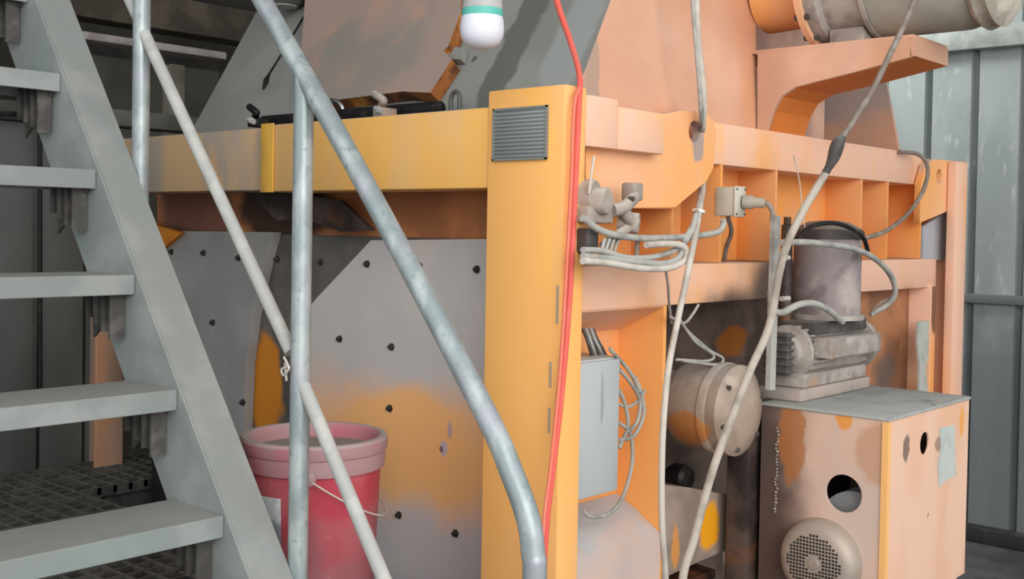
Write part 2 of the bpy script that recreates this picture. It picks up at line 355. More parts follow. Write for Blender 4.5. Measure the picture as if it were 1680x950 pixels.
tube('mid_rail', [m2, m2+md*((PZ+.05-m2.z)/md.z)], r_mid, M_railp, stair, 14, False)
md0 = m0-m1
tube('mid_rail', [A(226, 28, XR), A(226, 28, XR)+md0*.9], r_mid, M_railp, stair, 14, False)
# wire twist by the post
cwp = [A(466, 586, XR-.02), A(472, 600, XR-.024), A(462, 606, XR-.024), A(466, 616, XR-.022), A(474, 604, XR-.026), A(468, 596, XR-.02), A(470, 625, XR-.02)]
tag(tube('binding_wire', cwp, .0022, M_white, None, 6), 'twist of pale binding wire where thin mid rail meets the post', 'wire')
# ================================================================ MIXER
mix = thing('concrete_mixer', (.9, .8, 0), 'large dusty orange twin shaft concrete mixer with welded frame and hopper', 'mixer')
zPT = A(921, 138, 0).z; py_w = A(796, 450, 0).y; px_w = B(958, 400, 0).x
BD = 0
# -- corner post
box('corner_post', (0, 0, 0), (px_w, py_w, zPT), [M_post], mix, .004)
BD = py_w-.014; zAt = A(790, 176, 0).z; zAb = A(780, 309, 0).z
ymid = A(430, 260, 0).y; yend = A(196, 260, 0).y
box('side_beam', (.004, py_w+.001, zAb), (.14, ymid, zAt), M_beam, mix, .004)
box('side_beam', (.014, ymid+.001, zAb+.004), (.14, yend+.1, zAt-.004), M_beamd, mix, .004)
box('beam_flange', (-.002, ymid-.045, zAb-.002), (.003, ymid+.004, zAt+.003), mat('yellow_flange_paint', (228, 176, 74), [('noise', (196, 150, 96), 14, .45, .65, .8, (1, 1, .4))], .6), mix, .001)
# -- recessed upper tub band and tub wall
XT = .19
zf = A(600, 388, XT).z
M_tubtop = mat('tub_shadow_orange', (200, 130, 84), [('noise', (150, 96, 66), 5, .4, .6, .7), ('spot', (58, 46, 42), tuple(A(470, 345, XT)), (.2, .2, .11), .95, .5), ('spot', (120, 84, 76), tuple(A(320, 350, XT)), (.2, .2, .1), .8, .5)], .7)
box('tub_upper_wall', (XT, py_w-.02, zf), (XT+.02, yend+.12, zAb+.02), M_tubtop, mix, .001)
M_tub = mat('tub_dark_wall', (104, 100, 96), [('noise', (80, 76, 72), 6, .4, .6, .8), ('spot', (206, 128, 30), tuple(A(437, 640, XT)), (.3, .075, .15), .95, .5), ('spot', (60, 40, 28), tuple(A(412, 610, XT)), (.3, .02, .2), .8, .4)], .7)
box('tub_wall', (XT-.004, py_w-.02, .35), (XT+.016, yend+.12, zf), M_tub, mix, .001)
XL = XT-.035
M_linl = mat('dusty_liner_left', (152, 150, 147), [('noise', (136, 134, 132), 5, .42, .62, .7)], .85)
orc = tuple(A(668, 735, XL)); 
M_linr = mat('dusty_liner_right', (196, 190, 188), [('noise', (206, 197, 190), 5, .42, .62, .7), ('band', (240, 188, 146), (0, 0, 1), A(650, 590, XL).z, A(650, 680, XL).z, .95),
    ('spot', (250, 186, 118), orc, (.3, .30, .13), .9, .4, 6), ('band', (196, 190, 192), (0, 0, 1), A(700, 800, XL).z, A(700, 880, XL).z, .95),
    ('spot', (196, 180, 186), tuple(A(728, 735, XL)), (.05, .012, .02), .95, .5, 40), ('spot', (120, 80, 90), tuple(A(724, 737, XL)), (.05, .006, .008), .9, .5, 60), ('spot', (190, 160, 160), tuple(A(738, 706, XL)), (.05, .008, .02), .9, .5, 60)], .75)
bolt_pts_l = [(282, 413), (335, 415), (392, 423), (350, 529), (399, 660)]
bolt_pts_d = [(456, 425), (527, 430), (412, 537)]
bolt_pts_r = [(603, 433), (689, 437), (783, 442), (558, 556), (643, 569), (640, 670), (655, 845), (748, 875)]
ll = plate('liner_plate', [A(x_, y_, XL) for x_, y_ in [(330, 960), (302, 672), (200, 662), (206, 590), (215, 480), (270, 408), (300, 379), (447, 381), (432, 440), (414, 520), (404, 600), (400, 700), (396, 960)]], (.03, 0, 0), M_linl, mix)
lr = plate('liner_plate', [A(x_, y_, XL) for x_, y_ in [(470, 960), (478, 700), (492, 520), (520, 488), (608, 394), (815, 392), (808, 700), (800, 960)]], (.03, 0, 0), M_linr, mix)
M_bolt = mat('bolt_steel', (62, 58, 56), [('noise', (96, 90, 86), 40, .5, .7, .7)], .6, .4)
def bolts(pts, x, par):
    for x_, y_ in pts:
        c = A(x_, y_, x); lathe('bolt', [(0, .01), (.005, .01), (.006, .008), (.006, .003), (.0095, .0025), (.0095, -.002), (0, -.002)], c, (-1, 0, 0), M_bolt, par, 6)
box('underframe_shade_panel', (XT-.012, A(305, 740, XT).y, .4), (XT-.003, yend+.115, A(250, 668, XT).z), mat('opening_shadow_steel', (36, 35, 38), [('noise', (52, 50, 52), 8, .5, .7, .7)], .8), mix, .001)  # near-black panel painted as the shaded gap under the mixer; nothing is cut
bolts(bolt_pts_l, XL, ll); bolts(bolt_pts_r, XL, lr); bolts(bolt_pts_d, XT-.004, mix)
# dark rubber flap under the beam
prism('seal_flap', [A(x_, y_, XT-.06) for x_, y_ in [(395, 312), (470, 314), (560, 330), (610, 378), (560, 380), (500, 360), (455, 362), (425, 335)]], (.012, 0, 0), M_dark, mix, .001)
# far leg corner (deep orange gusset at the far left end)
prism('corner_gusset', [A(x_, y_, XT-.05) for x_, y_ in [(240, 365), (298, 382), (262, 412), (225, 470), (200, 440)]], (.02, 0, 0), mat('deep_orange', (206, 128, 40), [('noise', (150, 90, 40), 10, .5, .7, .7)], .6), mix, .001)
# -- front end of the frame
yB, yL, yC, yW = 0.0, .035, .06, .17
zHeadR = B(1000, 155, yB).z
x_h = B(1016, 165, yB).x; x_a1 = B(1091, 215, yB).x; zab = B(1020, 246, yB).z; zat = B(1060, 181, yB).z
box('top_beam', (px_w+.001, yB+.001, zab), (x_h, .14, zPT-.012), M_pink, mix, .004)
box('top_beam', (x_h, yB+.001, zab), (x_a1, .14, zat), M_pink, mix, .004)
hole = B(1140, 216, yL)
lug = [(962, 342), (1108, 341), (1160, 297), (1171, 275), (1176, 218), (1172, 200), (1158, 183), (1120, 181), (1092, 186), (962, 200)]
M_lug = orange('lug_paint', [('spot', (150, 146, 150), tuple(B(1146, 232, yL)), (.022, .2, .05), .8, .5, 30)], pink=.55)
def lugpts(l, y): return [B(x_, y_, y) for x_, y_ in l]
plate('lifting_lug', lugpts(lug, yL), (0, .022, 0), M_lug, mix, [(hole, .0235)])
x_c0 = B(1170, 240, yC).x; x_c1 = B(1512, 270, yC).x; zct = B(1180, 201, yC).z; zcb = B(1188, 271, yC).z
box('top_beam', (x_c0-.012, yC, zcb), (x_c1, .2, zct), M_pink, mix, .004)
xR1 = B(1586, 420, yL).x; xR0 = B(1562, 420, yL).x
lug2 = [(1509, 366), (1543, 352), (1562, 343), (1586, 343), (1587, 266), (1532, 261), (1520, 270), (1512, 300)]
plate('lifting_lug', lugpts(lug2, yL), (0, .022, 0), M_lug, mix, [(B(1541, 289, yL), .022)])
# ribs and back sheet
M_sheet = mat('orange_back_sheet', (240, 160, 84), [('noise', (226, 164, 114), 5, .42, .62, .7, (1, 1, .4)), ('noise', (236, 156, 60), 12, .55, .72, .5)], .65)
zlb_t = B(1100, 431, yC).z
for px, yt in ((1104, 345), (1183, 268), (1273, 280), (1413, 292), (1456, 298), (1511, 300)):
    c = B(px, 380, yC+.001)
    box('rib', (c.x-.005, yC+.002, zlb_t-.002), (c.x+.005, yW, zcb+.002 if px > 1110 else B(px, 343, yC).z), M_sheet, mix, .001)
box('back_sheet', (px_w-.01, yW, zlb_t-.002), (xR1, yW+.012, zct), M_sheet, mix, .001)
# grey patch plate under the right lug
prism('patch_plate', [B(x_, y_, yC+.004) for x_, y_ in [(1514, 427), (1514, 372), (1546, 352), (1562, 340), (1562, 427)]], (0, .01, 0), mat('blue_grey_patch', (172, 172, 176), [('noise', (156, 156, 160), 8, .45, .65, .7)], .8), mix, .001)
# right end post
xq0 = B(1566, 500, 0).x; xq1 = B(1584, 500, 0).x
box('end_post', (xq0, 0.004, 0), (xq1, .033, B(1580, 266, 0).z), M_pink, mix, .003)
box('end_post_web', (xq1-.012, .058, 0), (xq1-.001, .17, B(1580, 268, 0).z), M_pink, mix, .001)
# lower beam with soot
zlb_b = B(1000, 508, yC).z
soot = tuple(B(1225, 500, yC))
sd = (B(1280, 440, yC)-B(1120, 560, yC)).normalized()
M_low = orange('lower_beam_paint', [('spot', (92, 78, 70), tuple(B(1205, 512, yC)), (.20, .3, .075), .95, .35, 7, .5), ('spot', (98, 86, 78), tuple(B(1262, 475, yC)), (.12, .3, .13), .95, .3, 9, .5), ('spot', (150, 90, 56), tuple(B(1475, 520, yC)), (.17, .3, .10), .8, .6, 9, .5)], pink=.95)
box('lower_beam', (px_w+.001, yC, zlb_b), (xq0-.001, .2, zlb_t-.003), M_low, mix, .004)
# web plate right of the junction box bay
x_f = B(1094, 560, yC).x
box('web_plate', (x_f-.008, yC+.004, 0), (x_f+.004, .42, zlb_b+.01), M_org, mix, .001)
# sloped gusset in the bay
g = [B(958, 508, yC), B(1090, 501, yC)]
prism('gusset', [V((px_w+.002, yC+.004, zlb_b-.002)), V((x_f-.009, yC+.004, zlb_b-.002)), V((x_f-.009, BD-.002, zlb_b-.06)), V((px_w+.002, BD-.002, zlb_b-.06))], (0, .004, .012), M_pink, mix, .001)
# bay rear sheet (behind junction box), dark bay
box('bay_back_sheet', (px_w+.001, BD, .2), (x_f-.009, BD+.01, zlb_b), M_org, mix, .001)
M_bayback = mat('bay_back_dirty', (144, 122, 110), [('noise', (100, 86, 80), 6, .4, .6, .9), ('spot', (200, 120, 40), tuple(B(1200, 560, .40)), (.09, .4, .05), .9, .5, 8), ('noise', (120, 96, 82), 9, .58, .72, .6)], .7)
box('bay_back_sheet', (x_f+.005, .40, .2), (xq0, .42, zlb_b+.01), M_bayback, mix, .001)
# lower right uprights (browned)
M_brn = mat('browned_orange', (176, 120, 84), [('noise', (128, 88, 66), 7, .42, .62, .8), ('noise', (206, 150, 106), 10, .56, .72, .7), ('spot', (96, 86, 78), tuple(B(1450, 610, .12)), (.10, .2, .08), .85, .5, 9, .5)], .6)
ua = B(1438, 560, yC+.02); ub = B(1512, 560, yC+.02)
box('upright', (ub.x-.010, yC-.01, .2), (ub.x-.001, .3, zlb_b+.012), M_pink, mix, .001)
prism('inner_panel', [V((ua.x-.05, .12, .3)), V((ub.x-.01, .12, .3)), V((ub.x-.01, .12, zlb_b)), V((ua.x-.05, .12, zlb_b))], (0, .012, 0), M_brn, mix, .001)
prism('inner_panel', [V((ub.x, .06, .3)), V((xq0, .06, .3)), V((xq0, .06, zlb_b)), V((ub.x, .06, zlb_b))], (0, .012, 0), orange('sooty_panel', [('spot', (120, 84, 62), tuple(B(1535, 500, .06)), (.06, .2, .09), .9, .8, 12)], pink=.9), mix, .001)
s0 = B(1506, 530, yC-.02); s1 = B(1526, 530, yC-.02)
prism('cover_strip', [B(x_, y_, yC-.02) for x_, y_ in [(1507, 660), (1509, 600), (1505, 560), (1507, 528), (1524, 526), (1523, 580), (1519, 610), (1525, 660)]], (0, .006, 0), mat('pale_green_grey', (184, 186, 176), [('noise', (164, 168, 160), 14, .45, .65, .8)], .8), mix, .001)
# side web hiding the tub from the end (dusty tub end wall)
# dusty hump under the junction box
hx0, hx1 = px_w+.002, x_f-.010
zb0 = B(1000, 812, BD).z; zb1 = B(1060, 895, yC+.01).z
bm = bmesh.new()
pts = [V((hx0, .06, zb1+.02)), V((hx0, .12, zb0-.03)), V((hx0, BD-.002, zb0)), V((hx0, BD-.002, .3)), V((hx0, .06, .3))]
add_prism(bm, pts, (hx1-hx0, 0, 0)); bevel(bm, .02, 4, 20)
from_bm('dusty_housing', bm, mat('dusty_housing_paint', (224, 180, 156), [('up', (178, 178, 178), .2, .6, .97), ('noise', (206, 178, 162), 8, .45, .65, .7), ('noise', (226, 160, 100), 5, .6, .7, .6)], .8), mix, True, 60)
# nameplate
M_name = mat('nameplate_metal', (118, 124, 124), [], .45, .3)
nt = M_name.node_tree; g_ = nt.nodes['Geometry']; wv_ = nt.nodes.new('ShaderNodeTexWave'); wv_.bands_direction = 'Z'; wv_.inputs['Scale'].default_value = 42; wv_.inputs['Distortion'].default_value = .6; wv_.inputs['Detail Scale'].default_value = 30
nt.links.new(g_.outputs['Position'], wv_.inputs['Vector'])
cr = nt.nodes.new('ShaderNodeValToRGB'); cr.color_ramp.elements[0].position = .35; cr.color_ramp.elements[0].color = lin((112, 118, 120)); cr.color_ramp.elements[1].position = .8; cr.color_ramp.elements[1].color = lin((158, 160, 156))
nt.links.new(wv_.outputs[0], cr.inputs[0]); nt.links.new(cr.outputs[0], nt.nodes['Principled BSDF'].inputs['Base Color'])
c0 = A(810, 262, 0); c1 = A(899, 262, 0); zn1 = A(855, 176, 0).z; zn0 = A(855, 263, 0).z
npl = box('nameplate', (-.004, c1.y, zn0), (0.001, c0.y, zn1), M_name, mix, .001)
npl['label'] = 'grey metal nameplate with rows of worn unreadable lettering'
bm = bmesh.new()
e = .004
for lo, hi in (((-.006, c1.y, zn0), (-.003, c1.y+e, zn1)), ((-.006, c0.y-e, zn0), (-.003, c0.y, zn1)), ((-.006, c1.y, zn0), (-.003, c0.y, zn0+e)), ((-.006, c1.y, zn1-e), (-.003, c0.y, zn1))): add_box(bm, lo, hi)
from_bm('nameplate_rim', bm, mat('nameplate_rim_metal', (140, 142, 136), (), .5, .3), npl)
# weld scars on the post corner
M_scar = mat('bare_scar', (176, 160, 140), (), .7)
for (x_, y_, h_) in ((916, 500, 60), (904, 615, 40), (902, 690, 40)):
    a_ = A(x_, y_, -.002); ya = max(a_.y, .006); box('paint_scar', (-.0015, ya, a_.z-h_*.0006), (.0005, ya+.005, a_.z+h_*.0006), M_scar, mix, 0)
# -- hopper on top
XH = .15
N0 = A(946, 152, XH); N1 = B(1002, 0, N0.y+.02); L0 = A(318, 208, XH)
nrm = (N1-N0).cross(L0-N0).normalized()
L1 = onp(415, 30, N0, nrm); R0 = B(1240, 215, N0.y)
n2 = (N1-N0).cross(R0-N0).normalized(); R1 = onp(1240, 0, N0, n2)
KK = 4.0
N2 = N0+(N1-N0)*KK; L2 = L0+(L1-L0)*KK*.78; R2 = R0+(R1-R0)*KK*.78
zb_h = zAt-.06
def drop(p0, p1): t = (zb_h-p0.z)/(p1.z-p0.z); return p0+(p1-p0)*t
N0b, L0b, R0b = drop(N0, N1), drop(L0, L1), drop(R0, R1)
M_hopg = mat('hopper_dusty_grey', (142, 142, 136), [('noise', (126, 126, 120), 3, .42, .6, .7, (1, 1, .5)), ('spot', (98, 98, 90), tuple(onp(850, 60, N0, nrm)), (.3, .045, .3), .9, .6, 6), ('spot', (156, 160, 158), tuple(onp(935, 70, N0, nrm)), (.3, .06, .16), .7, .5, 6), ('spot', (84, 82, 78), tuple(onp(778, 97, N0, nrm)), (.1, .008, .008), .9, .3)], .85)
M_hopo = orange('hopper_orange', [('noise', (204, 150, 122), 2.5, .15, .6, .8), ('spot', (146, 140, 130), tuple(onp(965, 40, N0, n2)), (.03, .3, .3), .6, .6)], pink=.9, base=(232, 168, 118))
bm = bmesh.new()
cb = [bm.verts.new(p) for p in (N0b, R0b, V((R0b.x, L0b.y, zb_h)), L0b)]; ct = [bm.verts.new(p) for p in (N2, R2, V((R2.x, L2.y, L2.z)), L2)]
bm.faces.new(cb[::-1]); bm.faces.new(ct)
for i in range(4):
    f = bm.faces.new((cb[i], cb[(i+1) % 4], ct[(i+1) % 4], ct[i])); f.material_index = 1 if i == 0 else 0
hop = from_bm('hopper', bm, [M_hopg, M_hopo], mix)
# mixer deck behind the beams
box('deck', (.141, .201, zcb+.03), (xR0, yend+.1, zcb+.06), M_cement, mix, .002)
# hatch on hopper
M_hatch = mat('hatch_dusty_pink', (164, 142, 130), [('noise', (140, 134, 126), 4, .42, .62, .9), ('noise', (186, 146, 124), 9, .56, .72, .6)], .8)
M_hedge = mat('hatch_edge_rust', (150, 90, 44), [('noise', (60, 34, 22), 16, .45, .6, .9), ('noise', (226, 150, 60), 10, .58, .68, .9)], .6)
dn = -nrm if nrm.x > 0 else nrm
def onh(px, py, off): return onp(px, py, N0+dn*off, nrm)
prism('hatch', [onh(x_, y_, .036) for x_, y_ in [(505, -60), (760, -60), (756, 20), (735, 77), (728, 82), (741, 98), (706, 152), (660, 150), (520, 168), (490, 130)]], -dn*.034, [M_hatch, M_hedge], hop, 0, side=1)
prism('hatch_bracket', [onh(x_, y_, .02) for x_, y_ in [(733, 76), (760, 78), (756, 97), (735, 97)]], -dn*.018, M_hopg, hop, .001)
# black seal bar and clamps lying along the beam top
ztb = zAt+.012
sb0 = A(425, 180, .07); sb1 = A(712, 158, .07)
tag(tube('rubber_seal_strip', [V((.085, sb0.y, zAt+.019)), V((.08, (sb0.y+sb1.y)/2+.1, zAt+.017)), V((.085, (sb0.y+sb1.y)/2-.1, zAt+.018)), V((.09, sb1.y, zAt+.018))], .017, M_black, None, 10), 'oily black rubber seal strip lying on top of the side beam', 'seal')
def clamp(px, py, label, m):
    t = thing('toggle_clamp', A(px, py+22, .05), label, 'clamp')
    c = V((.035, A(px, py+18, .05).y, zAt))
    box('clamp_base', c+V((-.02, -.018, .0005)), c+V((.02, .018, .02)), m, t, .003)
    tube('clamp_arm', [c+V((0, .012, .02)), c+V((-.005, .004, .03)), c+V((-.012, -.008, .036)), c+V((-.012, .022, .052))], .009, m, t, 8)
    lathe('clamp_bolt', [(0, -.002), (.008, -.002), (.008, .012), (.004, .013), (.004, .02), (0, .02)], c+V((-.02, -.01, .012)), (-1, 0, .3), M_cement, t, 6)
clamp(640, 152, 'dust caked clamp on the beam top under the hatch lip', M_dirty)
clamp(432, 172, 'black oily clamp at the left end of the rubber strip', M_black)
tl = thing('chrome_latch', V((.06, A(548, 150, .06).y, zAt)), 'shiny bent steel latch standing behind the steep handrail', 'latch')
cc = V((.12, A(545, 150, .12).y, zAt))
M_chr = mat('worn_chrome', (170, 170, 166), [('noise', (90, 88, 84), 40, .5, .65, .8)], .25, .9)
tube('latch_bow', [cc+V((0, .05, .01)), cc+V((-.01, .045, .05)), cc+V((-.012, 0, .062)), cc+V((-.01, -.045, .05)), cc+V((0, -.05, .01))], .006, M_chr, tl, 10)
box('latch_base', cc+V((-.012, -.06, .0005)), cc+V((.012, .06, .012)), M_steel, tl, .002)
hk = A(741, 158, .1)
tag(tube('steel_hook', [V((.11, hk.y+.01, zAt+.001)), V((.11, hk.y+.012, zAt+.04)), V((.11, hk.y, zAt+.055)), V((.11, hk.y-.014, zAt+.045)), V((.11, hk.y-.014, zAt+.001))], .005, mat('dusty_hook_steel', (100, 100, 98), (), .6, .4), None, 8), 'small dusty grey hook on the beam right of the hatch', 'hook')
tc = [onh(498, 28, .01), onh(478, 62, .02), onh(455, 100, .02), onh(440, 125, .03), onh(432, 146, .03)]
tag(tube('hanging_strap', tc, lambda t: .003+.005*max(0, 1-abs(t-.85)/.15), M_black, None, 8), 'thin dark strap hanging on the grey hopper left of handrail', 'strap')
t = thing('flood_lamp', onh(468, -6, .03), 'dark underside of a lamp housing at top edge on hopper', 'lamp')
c = onh(465, -8, .06)
lathe('lamp_housing', [(0, -.03), (.05, -.03), (.065, -.01), (.065, .0), (.045, .04), (.012, .06), (.012, .09), (0, .09)], c, (0, 0, 1), M_steel, t)
lathe('lamp_lens', [(0, -.034), (.04, -.034), (.042, -.03), (0, -.03)], c, (0, 0, 1), M_cement, t)
# -- motor bracket
XB = R0.x+.002
yb0 = N0.y+.001
gp = [(1242, 98), (1492, 62), (1497, 92), (1400, 119), (1340, 134), (1305, 143), (1282, 158), (1268, 182), (1258, 215), (1242, 245)]
M_brk = orange('bracket_pink_paint', [('noise', (196, 150, 126), 4, .15, .6, .85)], pink=.95, base=(234, 172, 122))
M_bru = mat('bracket_underside_orange', (222, 124, 50), [('noise', (204, 120, 60), 6, .45, .65, .7)], .6)
brk_pts = [A(x_, y_, XB) for x_, y_ in gp]; brk_pts[0].z = brk_pts[1].z
xb2 = B(1546, 90, brk_pts[1].y).x
plate('bracket_gusset', brk_pts, (.012, 0, 0), M_brk, mix)
ytip = brk_pts[1].y
low = brk_pts[2:]
bm = bmesh.new()
for a_, b_ in zip(low, low[1:]):
    q = [a_+V((.012, 0, 0)), b_+V((.012, 0, 0)), V((xb2, b_.y, b_.z)), V((xb2, a_.y, a_.z))]
    add_prism(bm, q, (0, .004, .008))
from_bm('bracket_flange', bm, M_bru, mix)
ti = [brk_pts[1]+V((0, -.001, 0)), V((xb2, ytip-.001, brk_pts[1].z)), V((xb2, ytip-.001, A(1545, 118, xb2).z)), brk_pts[2]+V((0, -.001, 0))]
zt2 = brk_pts[1].z
prism('bracket_end', [V((XB, ytip-.002, zt2)), V((xb2, ytip-.002, zt2)), V((xb2, ytip-.002, brk_pts[2].z)), V((XB, ytip-.002, brk_pts[2].z))], (0, -.012, 0), M_brk, mix, .001)
top_plate_z = max(brk_pts[0].z, brk_pts[1].z)
box('bracket_top', (XB, ytip-.010, zt2-.001), (xb2, yb0+.12, zt2+.008), M_brk, mix, .002)
box('gearbox_body', (XB+.002, yb0+.13, zcb+.061), (1.5, yb0+.5, zt2+.9), orange('gearbox_paint', [('noise', (170, 132, 122), 4, .2, .6, .9)], pink=.95), mix, .004)
fg = [(1296, 275), (1296, 215), (1310, 165), (1340, 130), (1385, 118), (1450, 112), (1462, 175), (1479, 275)]
fp = [A(x_, y_, 1.75) for x_, y_ in fg]
plate('bracket_gusset', fp, (.012, 0, 0), mat('far_gusset_dusty', (176, 156, 146), [('noise', (160, 150, 146), 6, .42, .62, .8), ('band', (214, 160, 130), (0, 0, 1), A(1400, 175, 1.75).z, A(1400, 220, 1.75).z, .8)], .8), mix)
box('bracket_back', (XB+.012, yb0-.02+.0, zcb), (xb2, yb0-.008, zt2-.002), M_org, mix, .001)
# drive motor lying along the bracket
mxc = XB+.085; mr_ = .15
mzb = zt2+.012
mc = V((mxc, A(1358, 20, mxc).y, mzb+mr_))
mot = thing('drive_motor', (mxc, mc.y-.15, mzb), 'dusty drive motor with orange flange lying on the top bracket', 'motor')
yE = A(1452, 20, mxc).y-mc.y; yF = A(1612, 10, mxc).y-mc.y; yG2 = A(1655, 10, mxc).y-mc.y
ax_ = (0, 1, 0)
M_duct = mat('motor_grey_green', (172, 168, 154), [('noise', (150, 148, 136), 5, .42, .62, .8), ('noise', (190, 184, 172), 12, .56, .72, .6)], .8)
lathe('motor_flange', [(0, 0), (mr_*1.06, 0), (mr_*1.06, .016), (0, .016)], mc, ax_, orange('motor_flange_paint', pink=.6), mot, 40)
lathe('shaft_housing', [(0, .016), (mr_*.62, .016), (mr_*.66, .165), (0, .165)], mc, ax_, M_org, mot, 32)
lathe('motor_drum', [(0, 0), (mr_*.98, 0), (mr_*.98, -.03), (mr_*.9, -.04), (mr_*.9, yE+.012), (mr_*.98, yE+.01), (mr_*.98, yE), (0, yE)], mc, ax_, M_dirty, mot, 40)
lathe('motor_body', [(0, yE-.001), (mr_*.94, yE-.001), (mr_*.94, yF+.03), (mr_*.88, yF), (0, yF)], mc, ax_, M_duct, mot, 40)
lathe('end_bell', [(0, yF-.001), (mr_*.93, yF-.001), (mr_*.98, yF-.012), (mr_*.93, yF-.03), (mr_*.95, yF-.04), (mr_*.72, yG2-.01), (mr_*.4, yG2-.02), (0, yG2-.02)], mc, ax_, mat('end_bell_dusty', (196, 188, 172), [('noise', (150, 142, 128), 18, .45, .6, .8)], .9, 0, .6, 40), mot, 36)
box('motor_foot', (mxc-.07, mc.y+yE+.02, mzb-.003), (mxc+.06, mc.y-.04, mzb+.03), M_dirty, mot, .004)
for k in range(7):
    an = -math.pi/2+(k-3)*.45; lathe('flange_bolt', [(0, -.01), (.008, -.01), (.008, .026), (0, .026)], mc+V((math.cos(an)*mr_*.99, 0, math.sin(an)*mr_*.99)), ax_, M_steel, mot, 6)
box('terminal_box', (mxc-.06, mc.y+yE-.14, mzb+mr_*1.9), (mxc+.06, mc.y+yE-.02, mzb+mr_*2.4), M_duct, mot, .006)
# ================================================================ GUARD BOX
YG = -.32
gc = B(1454, 690, YG); xg0 = gc.x; zgt = gc.z; xg1 = B(1585, 700, YG).x; yg1 = A(1247, 780, xg0).y; yg1 = min(yg1, -.005); zgb = B(1575, 942, YG).z
guard = thing('belt_guard', ((xg0+xg1)/2, (YG+yg1)/2, zgb), 'dusty orange box shaped belt guard with round holes at lower right', 'guard')
hl = A(1384, 810, xg0); hf = B(1513, 727, YG)
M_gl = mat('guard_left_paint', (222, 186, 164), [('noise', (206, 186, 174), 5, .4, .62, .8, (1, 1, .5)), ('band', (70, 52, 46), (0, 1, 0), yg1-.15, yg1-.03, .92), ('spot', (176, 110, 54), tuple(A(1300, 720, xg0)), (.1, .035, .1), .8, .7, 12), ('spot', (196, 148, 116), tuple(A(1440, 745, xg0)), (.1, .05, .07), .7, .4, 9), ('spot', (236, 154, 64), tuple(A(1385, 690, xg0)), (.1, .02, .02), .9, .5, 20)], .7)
M_gf = mat('guard_front_paint', (236, 194, 168), [('noise', (228, 176, 140), 6, .42, .62, .6, (1, 1, .5)), ('spot', (70, 64, 66), tuple(B(1483, 735, YG)), (.018, .1, .03), .75, .7, 30), ('spot', (100, 92, 92), tuple(B(1535, 728, YG)), (.02, .1, .018), .6, .7, 30),
    ('spot', (238, 164, 80), tuple(B(1574, 690, YG)), (.016, .1, .04), .85, .4, 14)], .65)
M_gt = mat('guard_top_dust', (170, 172, 168), [('noise', (150, 152, 148), 9, .45, .65, .7), ('noise', (112, 108, 104), 16, .62, .74, .6)], .9, 0, .3)
t_ = .006
plate('left_panel', [V((xg0, YG, zgb)), V((xg0, yg1, zgb)), V((xg0, yg1, zgt)), V((xg0, YG, zgt))], (t_, 0, 0), M_gl, guard, [(hl, .042)])
hf2 = B(1519, 846, YG)
plate('front_panel', [V((xg0, YG, zgb)), V((xg1, YG, zgb)), V((xg1, YG, zgt)), V((xg0, YG, zgt))], (0, -t_, 0), M_gf, guard, [(hf, .026), (hf2, .0065)])
box('top_panel', (xg0-.004, YG-.01, zgt-.002), (xg1+.004, yg1, zgt+.006), M_gt, guard, .003)
box('right_panel', (xg1-t_, YG+.001, zgb), (xg1, yg1, zgt-.003), M_gf, guard, .001)
box('bottom_panel', (xg0+t_+.001, YG+.001, zgb), (xg1-t_-.001, yg1, zgb+.006), M_steel, guard, .001)
box('back_panel', (xg0+t_+.001, yg1-.006, zgb+.007), (xg1-t_-.001, yg1, zgt-.003), M_dark, guard, .001)
prism('corner_edge', [V((xg0-.004, YG-.007, zgb)), V((xg0+.012, YG-.007, zgb)), V((xg0+.012, YG-.007, zgt-.004)), V((xg0-.004, YG-.007, zgt-.004))], (0, .014, 0), mat('guard_edge_yellow', (248, 190, 120), (), .6), guard, .003)
prism('sticker', [B(x_, y_, YG-.0065) for x_, y_ in [(1541, 702), (1566, 697), (1568, 780), (1552, 788), (1540, 800), (1538, 760), (1543, 735)]], (0, -.0008, 0), mat('sticker_grey', (196, 200, 194), [('noise', (178, 184, 178), 20, .45, .65, .8)], .7), guard, 0)
# pulley seen through the hole
lathe('pulley', [(0, 0), (.085, 0), (.085, .01), (.07, .015), (.07, .05), (.085, .055), (.085, .07), (0, .07)], V((xg0+.06, hl.y+.0, hl.z-.09)), (1, 0, 0), M_cement, guard, 32)
# bolt lines: rough bead on the dark back edge
bm = bmesh.new()
yb_ = A(1274, 780, xg0).y
for i in range(26):
    zz = zgt-.05-i*.0078-random.random()*.003
    r = .0022+random.random()*.002
    bmesh.ops.create_icosphere(bm, subdivisions=1, radius=r, matrix=Matrix.Translation((xg0-.001, yb_+random.uniform(-.003, .003), zz)))
from_bm('weld_bead', bm, M_dirty, guard)
# fan cover on the left panel
fcn = A(1352, 916, xg0); fcn = A(1350, 918, xg0-.0)
fcr = .094
M_fan = mat('fan_cover_dusty', (178, 164, 150), [('noise', (160, 150, 140), 10, .45, .65, .7), ('noise', (150, 160, 162), 5, .55, .7, .7)], .5, .2)
fan = lathe('fan_cover', [(0, .046), (fcr*.72, .046), (fcr*.9, .038), (fcr*.985, .024), (fcr, .008), (fcr, 0), (0, 0)], fcn, (-1, 0, 0), M_fan, guard, 48, None, 60)
bm = bmesh.new()
for i in range(-8, 9):
    for j in range(-8, 9):
        u_, w_ = i*.0078, j*.0078
        rr = math.hypot(u_, w_)
        if rr > .064 or rr < .018: continue
        add_box(bm, (fcn.x-.0475, fcn.y+u_-.0022, fcn.z+w_-.0022), (fcn.x-.0455, fcn.y+u_+.0022, fcn.z+w_+.0022))
from_bm('perforations', bm, M_black, fan)
lathe('hub_cap', [(0, .05), (.012, .049), (.014, .046), (0, .045)], fcn, (-1, 0, 0), M_fan, fan, 20)
